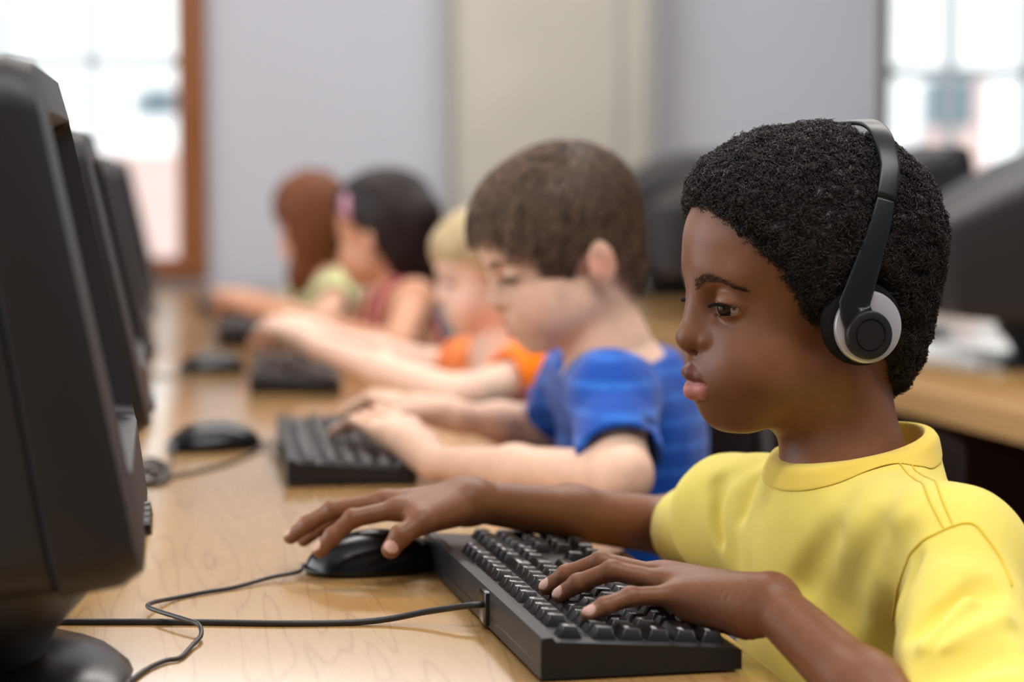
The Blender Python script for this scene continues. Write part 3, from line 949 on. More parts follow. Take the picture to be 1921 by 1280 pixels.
def curls(s, sdf, region, N, seed=3, rad=0.0018, wire=0.00042, lift=0.0):
    """small coils standing on a scalp surface"""
    g = np.random.default_rng(seed)
    P = region
    i = g.integers(0, len(P), N)
    B = P[i] + (g.random((N, 3)) - 0.5) * 0.0015
    Nn = grad(sdf, B.astype(np.float32))
    ax = Nn + (g.random((N, 3)) - 0.5) * 1.9; ax /= np.linalg.norm(ax, axis=1, keepdims=True)
    u = np.cross(ax, g.normal(size=(N, 3))); u /= np.linalg.norm(u, axis=1, keepdims=True); v = np.cross(ax, u)
    S = 9; turns = 1.5
    R = rad * (0.6 + 0.8 * g.random(N))[:, None]
    Q = np.zeros((N, S, 3))
    ph = g.random(N)[:, None] * 6.28
    for k in range(S):
        t = k / (S - 1); a = ph + t * turns * 2 * math.pi
        Q[:, k] = B + Nn * lift + ax * (t - 0.3) * 0.0042 + R * (np.cos(a) * u + np.sin(a) * v)
    return strands(Q, wire, wire * 0.7)
def rgbl(c): return np.array(lin(c)[:3])
def J(parts):
    """join several surfaces into one vertex/face set"""
    V = np.concatenate([p[0] for p in parts]); n = 0; Q = []
    for v, q in parts: Q.append(q + n); n += len(v)
    return V, np.concatenate(Q)
def bounds(pts, m):
    pts = np.array(pts); return pts.min(0) - m, pts.max(0) + m
def hit(sdf, px, py, z0=1.0, z1=2.6):
    """where the line of sight through a pixel first meets a surface"""
    d = FWD + RGT * (px - 960.5) / F_PX - UPV * (py - 640) / F_PX
    t = z0
    for _ in range(200):
        v = float(sdf((CAM + d * t)[None].astype(np.float32))[0])
        if v < 0.0004: break
        t += max(v * 0.7, 0.0005)
        if t > z1: break
    return CAM + d * t
def drape(sdf, P, lift, it=6):
    P = np.array(P, dtype=np.float64)
    for _ in range(it): P -= grad(sdf, P.astype(np.float32)) * (sdf(P.astype(np.float32)) - lift)[:, None]
    return P
def smooth_mesh(V, Q, it=2, f=0.5):
    """one-ring average over quad edges"""
    E_ = np.concatenate([Q[:, [0, 1]], Q[:, [1, 2]], Q[:, [2, 3]], Q[:, [3, 0]]])
    E_ = np.concatenate([E_, E_[:, ::-1]])
    for _ in range(it):
        acc = np.zeros_like(V); cnt = np.bincount(E_[:, 0], minlength=len(V)).astype(np.float32)
        for k in range(3): acc[:, k] = np.bincount(E_[:, 0], weights=V[E_[:, 1], k], minlength=len(V))
        V = V * (1 - f) + acc / np.maximum(cnt, 1)[:, None] * f
    return V.astype(np.float32)

def hand(wrist, mcps, fingers, thumb, palm, r_w=0.0175, rf=0.0068, rp=0.0062, forearm=None, r_e=0.027, extra=()):
    """SDF of forearm + hand. fingers: four lists of points from knuckle to tip (index..little)"""
    s = Sdf()
    if forearm is not None:
        el, up, ru = forearm
        mid = wrist + (el - wrist) * 0.45
        s.add(Cone(wrist, mid, r_w, (r_w + r_e) / 2 + 0.001, 0.012), Cone(mid, el, (r_w + r_e) / 2 + 0.001, r_e, 0.015))
        if up is not None: s.add(Cone(el, up, r_e * 1.02, ru, 0.02))
    for i, m in enumerate(mcps):
        s.add(Cone(wrist, m, r_w * 0.74, 0.0098 if i < 3 else 0.0090, 0.012))
    for a, b, r1, r2 in palm: s.add(Cone(a, b, r1, r2, 0.012))
    for e in extra: s.add(e)
    for i, f in enumerate(fingers):
        k = rf if i < 3 else rp
        pts = [mcps[i]] + list(f)
        s.branch(finger(pts, k * 1.14, k * 0.86), 0.006)
    s.branch(finger(thumb, rf * 1.45, rf * 1.08), 0.010)
    return s

def nails_of(fingers, upv, rr):
    out = []
    for f, r in zip(fingers, rr): out.append(nail(f[-1], f[-2], upv, r))
    return out

# ================================================================ boy in yellow
DARK = (128, 82, 56)
root1 = empty('person', 'boy with short curly black hair in a yellow t-shirt, wearing headphones and typing', 'person', (0.55, 1.55, 0.0))
bpy.context.view_layer.update()
def child_of(root, o):
    o.parent = root; o.matrix_parent_inverse = root.matrix_world.inverted(); return o

h1 = Head(at(1541, 608, 1.62), (-0.990, -0.120), math.radians(6), 0.0, 1.0, lips=1.0, ears=False)
NB = at(1588, 905, 1.62)
SN = at(1790, 1068, 1.475); SF = at(1378, 972, 1.75)
EN = at(1872, 1530, 1.26); EF = at(1285, 992, 1.93)
WN = at(1445, 1132, 1.44); WF = at(885, 940, 1.775)
s1 = Sdf()
s1.add(*h1.prims())
s1.add(Cone(h1.W(-0.002, 0, -0.02), NB, 0.043, 0.045, 0.022), Ell(h1.W(-0.024, 0, 0.0), (0.044, 0.046, 0.05), None, 0.02))
s1.add(Cone(NB, NB + [0.0, 0, -0.05], 0.046, 0.06, 0.02))
lo = h1.O - 0.14; hi = h1.O + 0.18; lo[2] = NB[2] - 0.06
VH, QH = surface(s1, lo, hi, 0.00115)
VH = smooth_mesh(VH, QH, 1, 0.5)
# torso and upper arms under the shirt
TF = frame((-0.96, -0.27), 0.05)
CH = (SN + SF) / 2 + np.array([0.022, 0, -0.125])
def torso_prims(g=0.0, kk=0.03):
    return [Ell(CH, (0.080 + g, 0.112 + g, 0.140 + g), TF, kk), Ell(CH + [0.01, 0, -0.17], (0.075 + g, 0.10 + g, 0.13 + g), TF, 0.05),
            Cone(SN, SF, 0.036 + g, 0.036 + g, kk), Cone(NB + [0.01, 0, -0.035], SN + [0, 0, 0.004], 0.040 + g, 0.034 + g, kk), Cone(NB + [0.01, 0, -0.038], SF, 0.038 + g, 0.033 + g, kk)]
sT = Sdf(); sT.add(*torso_prims(-0.016)); sT.add(Cone(SN, EN, 0.024, 0.026, 0.02), Cone(SF, EF, 0.030, 0.026, 0.02), Cone(NB + [0, 0, -0.05], NB, 0.055, 0.042, 0.02))
lo, hi = bounds([SN, SF, EN, EF, CH + [0.1, 0, 0], CH - [0.1, 0, 0], CH - [0, 0, 0.3]], 0.05); hi[2] = NB[2] + 0.01
VT, QT = surface(sT, lo, hi, 0.0045)
# near (left) hand, seen from the little finger side
mc = [at(1226, 1080, 1.545), at(1238, 1081, 1.522), at(1250, 1093, 1.498), at(1266, 1117, 1.475)]
fg = [[at(1145, 1066, 1.563), at(1100, 1090, 1.566), at(1082, 1112, 1.567)],
      [at(1128, 1054, 1.535), at(1062, 1078, 1.545), at(1025, 1102, 1.550)],
      [at(1148, 1071, 1.505), at(1084, 1095, 1.512), at(1050, 1117, 1.516)],
      [at(1183, 1120, 1.468), at(1134, 1138, 1.460), at(1103, 1153, 1.455)]]
th = [at(1400, 1125, 1.485), at(1320, 1128, 1.52), at(1265, 1136, 1.535), at(1228, 1140, 1.54)]
palmN = [(at(1400, 1148, 1.452), at(1300, 1138, 1.478), 0.0185, 0.0120), (at(1400, 1135, 1.48), at(1260, 1100, 1.52), 0.014, 0.011)]
sN = hand(WN, mc, fg, th, palmN, 0.0175, 0.0067, 0.0062, (EN, SN, 0.024), 0.0265,
          extra=[Ell(at(1450, 1112, 1.436), (0.009, 0.0085, 0.0085), None, 0.012)])
heel = at(1385, 1165, 1.44); hax = _n(WN - mc[2])
def hand_disp(P):
    q = P - heel; g = np.exp(-(np.linalg.norm(q, axis=-1) / 0.022) ** 2)
    return (0.00045 * g * np.sin(q @ hax * 2 * math.pi / 0.0062 + vnoise(P, 120.0, 3) * 2.2) + vnoise(P, 260.0, 6) * 0.00010).astype(np.float32)
sN.disp = hand_disp
nN = nails_of(fg, UPV - FWD * 0.75, [0.0058, 0.0058, 0.0058, 0.0053])
lo, hi = bounds([WN, *mc, *[p for f in fg for p in f], *th, EN, SN], 0.035)
VN, QN = surface(sN, lo, hi, 0.00105)
# far (right) hand on the mouse, thumb side towards us
mcF = [at(748, 955, 1.745), at(724, 941, 1.768), at(730, 941, 1.79), at(748, 947, 1.81)]
fF = [[at(662, 973, 1.735), at(624, 1006, 1.732), at(600, 1033, 1.730)],
      [at(624, 957, 1.772), at(577, 984, 1.777), at(545, 1008, 1.780)],
      [at(642, 962, 1.80), at(600, 990, 1.805), at(570, 1013, 1.81)],
      [at(690, 957, 1.83), at(655, 976, 1.84), at(632, 990, 1.845)]]
tF = [at(850, 962, 1.748), at(790, 980, 1.725), at(752, 1005, 1.715), at(733, 1031, 1.712)]
palmF = [(at(870, 945, 1.765), at(790, 970, 1.735), 0.0165, 0.0115), (at(870, 945, 1.79), at(770, 955, 1.80), 0.015, 0.011)]
sF = hand(WF, mcF, fF, tF, palmF, 0.0170, 0.0070, 0.0062, (EF, SF, 0.030), 0.0265,
          extra=[Ell(at(868, 925, 1.775), (0.010, 0.009, 0.008), None, 0.012)])
nF = nails_of(fF, UPV - FWD * 0.2, [0.006, 0.006, 0.006, 0.0053]) + nails_of([tF], UPV * 0.3 - FWD, [0.0074])
lo, hi = bounds([WF, *mcF, *[p for f in fF for p in f], *tF, EF], 0.035)
VF, QF = surface(sF, lo, hi, 0.0012)
# colours
V, Q = J([(VH, QH), (VT, QT), (VN, QN), (VF, QF)])
cols = np.tile(rgbl(DARK), (len(V), 1))
def lip_mask(h, V):
    su = Sdf(); su.add(*h.upper); sl = Sdf(); sl.add(*h.lower)
    return su(V.astype(np.float32)), sl(V.astype(np.float32))
nH = len(VH)
u, l = lip_mask(h1, V[:nH])
c0 = cols[:nH]
c0 = mix(c0, (0.0016 - u) / 0.0014, (114, 68, 60))
c0 = mix(c0, (0.0014 - l) / 0.0012, (192, 124, 116))
cols[:nH] = c0
for nl in nN + nF:
    d = ell_d(V, nl[0], nl[1], nl[2] * np.array([1, 1, 2.5]))
    cols = mix(cols, (0.0005 - d) / 0.0004, (206, 164, 150))
# paler knuckle pads / fingertips underside
for f in fg + fF + [tF]:
    d = np.linalg.norm(V - (f[-1] - np.array([0, 0, 0.004])), axis=1)
    cols = mix(cols, 0.25 * (0.009 - d) / 0.006, (150, 98, 74))
body1 = child_of(root1, mesh_obj('body', V, Q, M['skin_dark'], None, cols=cols))
for sg, gz in ((1, (0.42, 0.30)), (-1, (0.30, 0.30))):
    child_of(root1, h1.eye(sg, gz, None))
# brows and lashes
sH = Sdf(); sH.add(*h1.prims())
for sg in (1, -1):
    pts = [(0.100, 0.010 * sg, 0.0420), (0.096, 0.022 * sg, 0.0475), (0.089, 0.036 * sg, 0.0455), (0.078, 0.049 * sg, 0.0370)]
    child_of(root1, hair_strip(h1, pts, 330, 0.0046, lambda t, sg=sg: (-0.25 - 0.3 * t, 0.8 * sg, 0.55 - 0.8 * t), 0.00012, 5, 0.7, 0.0062, 'eyebrow', M['brow'], None, sH))
    pts = [(0.0955, 0.0265 * sg, 0.0285), (0.0952, 0.030 * sg, 0.0292), (0.0925, 0.037 * sg, 0.0290), (0.0850, 0.0465 * sg, 0.0255)]
    child_of(root1, hair_strip(h1, pts, 240, 0.0050 if sg > 0 else 0.0035, lambda t, sg=sg: (0.7, (0.15 + 0.7 * t) * sg, -0.35), 0.00017, 6, 0.25, 0.0007, 'eyelash'))
    pts = [(0.0925, 0.024 * sg, 0.0210), (0.0920, 0.033 * sg, 0.0202), (0.0870, 0.043 * sg, 0.0220)]
    child_of(root1, hair_strip(h1, pts, 50, 0.003, lambda t, sg=sg: (0.7, (0.1 + 0.6 * t) * sg, -0.5), 0.0001, 7, 0.3, 0.0005, 'eyelash'))

# curly hair
LINE_A = [-0.2, -0.055, -0.040, -0.026, -0.016, 0.012, 0.022, 0.031, 0.0442, 0.060, 0.0743, 0.093, 0.2]
LINE_C = [-0.066, -0.062, -0.050, -0.015, 0.030, 0.034, 0.006, 0.004, 0.032, 0.0578, 0.0760, 0.1045, 0.112]
skull1 = Sdf(); skull1.add(*h1.skull()); skull1.add(Cone(h1.W(-0.002, 0, -0.02), NB, 0.043, 0.045, 0.022), Ell(h1.W(-0.024, 0, 0.0), (0.044, 0.046, 0.05), None, 0.02))
def region1(P):
    L_ = h1.L(P)
    m = L_[..., 2] - np.interp(L_[..., 0], LINE_A, LINE_C)
    return m + vnoise(P, 140.0, 2) * 0.0035
def hair_fn(P):
    m = region1(P)
    L_ = h1.L(P); bd = np.abs(L_[..., 0] - np.interp(L_[..., 2], [0, 0.02, 0.044, 0.076, 0.115, 0.15], [0.0065, 0.0125, 0.0005, -0.0163, -0.034, -0.041]))
    t = 0.0025 + 0.0100 * np.clip(m / 0.022, 0, 1) * np.clip(0.35 + (bd - 0.006) / 0.012, 0.35, 1)
    t = t - 0.009 * np.clip((vnoise(P, 85.0, 12) - 0.25) / 0.4, 0, 1) * np.exp(-np.maximum(m, 0) / 0.02)
    bump = vnoise(P, 105.0, 4) * 0.0028 + vnoise(P, 420.0, 5) * 0.0008
    return np.maximum(skull1(P) - t - bump, -m * 0.8).astype(np.float32)
class SF_:
    def __init__(s, f): s.f = f
    def __call__(s, P, cull=None): return s.f(P)
VC, QC = surface(SF_(hair_fn), h1.O - 0.15, h1.O + 0.19, 0.0022)
M['curl'] = mat('black_curly_hair', (34, 26, 24), 0.5, 0.5)
outer = VC[skull1(VC) > 0.0008]
VK, QK = curls(h1, SF_(hair_fn), outer, 23000, 3, 0.0020, 0.00037, 0.0004)
g_ = np.random.default_rng(9)
edge = VC[(np.abs(region1(VC)) < 0.006)]
edge = edge + (g_.random(edge.shape) - 0.5) * 0.012
edge = drape(skull1, edge, 0.0006, 3)
edge = edge[region1(edge) > -0.007]
VE, QE = curls(h1, skull1, edge.astype(np.float32), 900, 5, 0.0011, 0.00028, 0.0002)
V, Q = J([(VC, QC), (VK.astype(np.float32), QK), (VE.astype(np.float32), QE)])
hair1 = child_of(root1, mesh_obj('hair', V, Q, M['curl']))

# ---- yellow t-shirt
RC = at(1606, 838, 1.62); RN = frame((-0.97, -0.24), math.radians(-13)) # collar ring frame (columns fwd, left, up)
RN = frame((-0.97, -0.24), math.radians(13))
nrm = RN[:, 2]
sh = Sdf(); sh.add(*torso_prims(0.009, 0.035))
SLN = EN * 0.97 + SN * 0.03; SLF = SF + (EF - SF) * 0.62
sh.add(Cone(SN, SLN, 0.044, 0.052, 0.018), Cone(SF, at(1306, 996, 1.855), 0.036, 0.039, 0.018))
sh.add(Cone(NB + [0.012, 0, -0.045], RC - nrm * 0.003, 0.068, 0.060, 0.035))
armn = _n(EN - SN); armf = _n(at(1300, 990, 1.87) - SF)
sh.after += [Cut(RC, nrm, 0.075, 0.003), Ell(RC, (0.0535, 0.0535, 0.035), RN, 0.002, -1),
             Cut(SLN, armn, 0.09), Cut(at(1306, 996, 1.855), armf, 0.09),
             Cone(SLN - armn * 0.02, SLN + armn * 0.05, 0.040, 0.044, 0.001, -1),
             Cone(at(1306, 996, 1.855) - armf * 0.02, at(1306, 996, 1.855) + armf * 0.05, 0.034, 0.038, 0.001, -1)]
sh0 = sh
def G(p, q, r, k, op=-1, dz=0.0):
    a, b = hit(sh0, *p), hit(sh0, *q)
    return Cone(a - FWD * dz, b - FWD * dz, r[0], r[1], k, op)
folds = [G((1660, 1065), (1645, 1260), (0.009, 0.016), 0.03), G((1705, 1050), (1676, 1180), (0.004, 0.006), 0.012),
         G((1850, 1100), (1715, 1190), (0.009, 0.005), 0.012), G((1815, 1135), (1735, 1215), (0.005, 0.004), 0.008, 1, 0.001), G((1880, 1165), (1760, 1225), (0.005, 0.005), 0.010, 1), G((1860, 1225), (1740, 1262), (0.009, 0.008), 0.018), G((1790, 1262), (1905, 1290), (0.006, 0.005), 0.012),
         G((1346, 905), (1352, 1010), (0.005, 0.005), 0.014), G((1560, 1000), (1500, 1100), (0.004, 0.004), 0.02),
         G((1640, 1000), (1570, 1140), (0.005, 0.006), 0.03), G((1410, 900), (1390, 960), (0.003, 0.003), 0.02),
         G((1690, 1000), (1640, 1075), (0.004, 0.007), 0.02)]
sh.after += folds
def cloth_disp(P):
    q = P @ np.array([[1, 0.35, 0.2], [-0.3, 1, 0.25], [0.1, -0.3, 0.45]])
    return (vnoise(q, 26.0, 8) * 0.0028 + vnoise(P, 11.0, 9) * 0.0028 + vnoise(q, 58.0, 10) * 0.0011).astype(np.float32)
sh.disp = cloth_disp
lo, hi = bounds([SN, SF, SLN, SLF, RC, CH + [0.1, 0, 0], CH - [0.1, 0, 0], CH - [0, 0, 0.24]], 0.062)
VS, QS = surface(sh, lo, hi, 0.0020)
VS = smooth_mesh(VS, QS, 2)
M['yellow'] = cloth_mat('yellow_cotton', (250, 228, 112))
M['yseam'] = cloth_mat('yellow_stitching', (236, 205, 60))
shirt = child_of(root1, mesh_obj('shirt', VS, QS, M['yellow']))
# collar band
ang = np.linspace(0, 2 * math.pi, 96, endpoint=False)
rings = []
shc = Sdf(); shc.base = sh.base; shc.disp = sh.disp
for t, hgt in ((0.0, 0.0075), (0.15, 0.0085), (0.4, 0.0060), (0.7, 0.0030), (1.0, 0.0012)):
    rr = 0.0510 + 0.0165 * t
    p = RC + (np.cos(ang)[:, None] * RN[:, 0] + np.sin(ang)[:, None] * RN[:, 1]) * rr - nrm * 0.016 * t * t
    p = p + nrm * (0.004 * (1 - t))
    if t > 0.3:
        p = drape(shc, p, 0.0005)
    rings.append(p)
rings.insert(0, rings[0] - nrm * 0.018 - (rings[0] - RC) * 0.02)
V = np.concatenate(rings); n = 96; Fs = []
for i in range(len(rings) - 1):
    for j in range(n): Fs.append((i * n + j, i * n + (j + 1) % n, (i + 1) * n + (j + 1) % n, (i + 1) * n + j))
M['yrib'] = cloth_mat('yellow_rib', (248, 216, 96))
col = child_of(root1, mesh_obj('collar', V, Fs, M['yrib']))
sm = col.modifiers.new('thick', 'SOLIDIFY'); sm.thickness = 0.0015; sm.offset = 0
ss_ = col.modifiers.new('sub', 'SUBSURF'); ss_.levels = 2; ss_.render_levels = 2
def seam(px, r=0.0007, lift=0.0003, name='seam', n=14):
    P = np.array([hit(sh, *p) for p in px]); P = catmull(P, n); P = drape(sh, P, lift, 4)
    Vv, Ff = tube(P, r, 6); return child_of(root1, mesh_obj(name, Vv, Ff, M['yseam']))
seam([(1681, 862), (1700, 885), (1728, 905), (1746, 945), (1772, 994)])
seam([(1697, 852), (1712, 874), (1745, 898), (1768, 940), (1790, 990)])
seam([(1674, 1165), (1682, 1110), (1700, 1058), (1745, 1007), (1818, 982), (1850, 1010), (1880, 1055), (1898, 1100)], 0.0010)

# trousers and shoes under the desk
def legs(root, hip, fwd, left, colr, name='trousers', sc_=1.0, skin=None):
    s = Sdf(); fwd = np.array([*fwd, 0.0]); left = np.array([*left, 0.0])
    hip = np.asarray(hip, float)
    s.add(Ell(hip, (0.10 * sc_, 0.12 * sc_, 0.085 * sc_), np.stack([fwd, left, np.array([0, 0, 1.0])], 1), 0.03))
    feet = []
    for sg in (1, -1):
        a = hip + left * 0.065 * sg; b = a + fwd * 0.27 + left * 0.02 * sg + np.array([0, 0, 0.01]); c = np.array([b[0], b[1], 0.085]) + fwd * 0.02
        s.add(Cone(a, b, 0.062 * sc_, 0.048 * sc_, 0.02), Cone(b, c, 0.046 * sc_, 0.036 * sc_, 0.02)); feet.append(c)
    lo, hi = bounds([hip, *feet, hip + fwd * 0.3], 0.13); lo[2] = 0.05
    V, Q = surface(s, lo, hi, 0.006)
    m = cloth_mat(name + '_cloth', colr)
    child_of(root, mesh_obj('trousers', V, Q, m))
    for c in feet:
        f = Sdf(); c0_ = np.array([c[0], c[1], 0.035])
        f.add(Cone(c0_ - fwd * 0.02, c0_ + fwd * 0.11, 0.034, 0.028, 0.02), Cone(c0_, c0_ + [0, 0, 0.05], 0.033, 0.034, 0.02)); f.after.append(Cut((0, 0, 0.002), (0, 0, -1), 9))
        lo, hi = bounds([c0_ - fwd * 0.02, c0_ + fwd * 0.11], 0.045); lo[2] = -0.01; hi[2] = 0.125
        V, Q = surface(f, lo, hi, 0.005); child_of(root, mesh_obj('shoe', V, Q, M['black']))
legs(root1, (0.60, 1.555, 0.485), (-1, 0), (0, -1), (52, 62, 92))

# ---- headphones
M['band'] = mat('satin_black', (22, 22, 24), 0.36, 0.45)
hp = empty('headphones', 'black on-ear headphones with silver cup rings worn over the curly hair', 'headphones', tuple(h1.W(0, 0, 0)))
bpy.context.view_layer.update()
def disc(name, sg, prof, m, off=(0, 0), seg=64):
    """profile of (radius, height outwards) turned round the ear axis"""
    bm = bmesh.new(); L = []
    for r, hh in prof:
        L.append([bm.verts.new(h1.W(off[0] + r * math.cos(2 * math.pi * i / seg), sg * hh, off[1] + r * math.sin(2 * math.pi * i / seg))) for i in range(seg)])
    for a, b in zip(L, L[1:]):
        for i in range(seg): bm.faces.new((a[i], a[(i + 1) % seg], b[(i + 1) % seg], b[i]))
    bm.faces.new(L[0][::-1]); bm.faces.new(L[-1])
    o = bm_obj(name, bm, m, None, smooth=True); o.parent = hp; o.matrix_parent_inverse = hp.matrix_world.inverted(); return o
for sg in (1, -1):
    o_ = (0.002, 0.006)
    disc('ear_cushion', sg, [(0.022, 0.066), (0.0285, 0.067), (0.0305, 0.071), (0.0305, 0.076), (0.028, 0.0805), (0.024, 0.0815)], M['foam'], o_)
    disc('silver_ring', sg, [(0.0255, 0.079), (0.0262, 0.082), (0.0255, 0.0842), (0.0235, 0.0850), (0.010, 0.0853)], M['silver'], (0.001, 0.0035))
    disc('hub', sg, [(0.0172, 0.084), (0.0176, 0.089), (0.0170, 0.0912), (0.0160, 0.0918), (0.0118, 0.0918), (0.0114, 0.0909), (0.0108, 0.0909), (0.0104, 0.0919), (0.0, 0.0920)][:-1], M['black'], (0.0035, -0.0015))
def band_curve(phi):
    b = 0.0868 * np.sign(np.cos(phi)) * np.abs(np.cos(phi)) ** 0.62; c = 0.1475 * np.sin(phi) ** 0.85
    a = np.interp(c, [0, 0.02, 0.044, 0.076, 0.115, 0.15], [0.0065, 0.0125, 0.0005, -0.0163, -0.034, -0.041])
    return a, b, c
def strip(name, ph0, ph1, w0, w1, th, m, n=40):
    ph = np.linspace(ph0, ph1, n); V = []
    for i, p in enumerate(ph):
        a, b, c = band_curve(p); t = i / (n - 1); w = w0 + (w1 - w0) * t
        a2, b2, c2 = band_curve(p + 0.01); T_ = _n([a2 - a, b2 - b, c2 - c]); N_ = _n(np.cross(T_, [1, 0, 0]))
        if N_[1] * b + N_[2] * c < 0: N_ = -N_
        A_ = _n(np.cross(N_, T_))
        for k in range(16):
            q = 2 * math.pi * k / 16; cx, cy = math.cos(q), math.sin(q)
            sx = math.copysign(abs(cx) ** 0.35, cx); sy = math.copysign(abs(cy) ** 0.7, cy)
            V.append(h1.W(*(np.array([a, b, c]) + A_ * sx * w / 2 + N_ * sy * th / 2)))
    Fs = []
    for i in range(n - 1):
        for k in range(16): Fs.append((i * 16 + k, i * 16 + (k + 1) % 16, (i + 1) * 16 + (k + 1) % 16, (i + 1) * 16 + k))
    Fs.append(tuple(range(16))[::-1]); Fs.append(tuple(range((n - 1) * 16, n * 16)))
    o = mesh_obj(name, V, Fs, m); o.parent = hp; o.matrix_parent_inverse = hp.matrix_world.inverted(); return o
strip('headband', 0.62, math.pi - 0.62, 0.0150, 0.0150, 0.0042, M['band'], 70)
strip('slider_arm', 0.0, 0.615, 0.0255, 0.0138, 0.0036, M['band'])
strip('slider_arm', math.pi, math.pi - 0.615, 0.0255, 0.0138, 0.0036, M['band'])
#PEOPLE_END1
# ================================================================ the other children
def hand_auto(W_, K_, T_, side, r_w, sc=1.0, elbow=None, shoulder=None, r_e=0.026, arch=0.013, spread=1.0):
    up = np.array([0, 0, 1.0]); side = _n(side)
    off = [0.0255, 0.0085, -0.0085, -0.0245]
    mcp, fg = [], []
    for i, o in enumerate(off):
        o = o * sc; ln = (0.96, 1.04, 0.98, 0.80)[i]
        m_ = K_ + side * o - up * (0.003 * abs(i - 1))
        d = (T_ - K_) * ln
        mcp.append(m_)
        fg.append([m_ + d * 0.45 + up * arch * sc + side * o * 0.12 * spread, m_ + d * 0.80 + up * arch * 0.35 * sc + side * o * 0.2 * spread, m_ + d + side * o * 0.2 * spread])
    a = W_ + (K_ - W_) * 0.30 + side * 0.014 * sc
    th = [a, W_ + (K_ - W_) * 0.75 + side * 0.034 * sc - up * 0.008, K_ + (T_ - K_) * 0.18 + side * 0.040 * sc - up * 0.012, K_ + (T_ - K_) * 0.50 + side * 0.036 * sc - up * 0.016]
    palm = [(W_ + (K_ - W_) * 0.25, W_ + (K_ - W_) * 0.8 + side * 0.012, 0.016 * sc, 0.011 * sc), (W_ + (K_ - W_) * 0.25, W_ + (K_ - W_) * 0.8 - side * 0.014, 0.016 * sc, 0.0105 * sc)]
    s = hand(W_, mcp, fg, th, palm, r_w, 0.0070 * sc, 0.0062 * sc, (elbow, shoulder, 0.030), r_e)
    pts = [W_, *mcp, *[p for f in fg for p in f], *th]
    return s, pts

def haircap(h, skull, line, thick, h_vox, noise=(60, 0.003), extra=(), m=None, streak=None):
    la, lc = line
    ext = Sdf(); ext.add(*extra) if extra else None
    def f(P):
        L_ = h.L(P)
        mm = L_[..., 2] - np.interp(L_[..., 0], la, lc)
        Ls = L_ * np.array([14, 60, 14]) if streak is None else L_ * np.array(streak)
        d = skull(P) - 0.002 - thick * np.clip(mm / 0.04, 0, 1) - vnoise(Ls, 1.0, 3) * noise[1]
        d = np.maximum(d, -mm * 0.8)
        if extra:
            d = smin(d, ext(P) - vnoise(P * np.array([1, 1, 0.3]), 120.0, 6) * 0.0015, 0.015)
        return d.astype(np.float32)
    pts = [h.O - 0.15 * h.s, h.O + 0.17 * h.s] + [p.a for p in extra if hasattr(p, 'a')] + [p.b for p in extra if hasattr(p, 'b')]
    lo, hi = bounds(pts, 0.045)
    return surface(SF_(f), lo, hi, h_vox), f

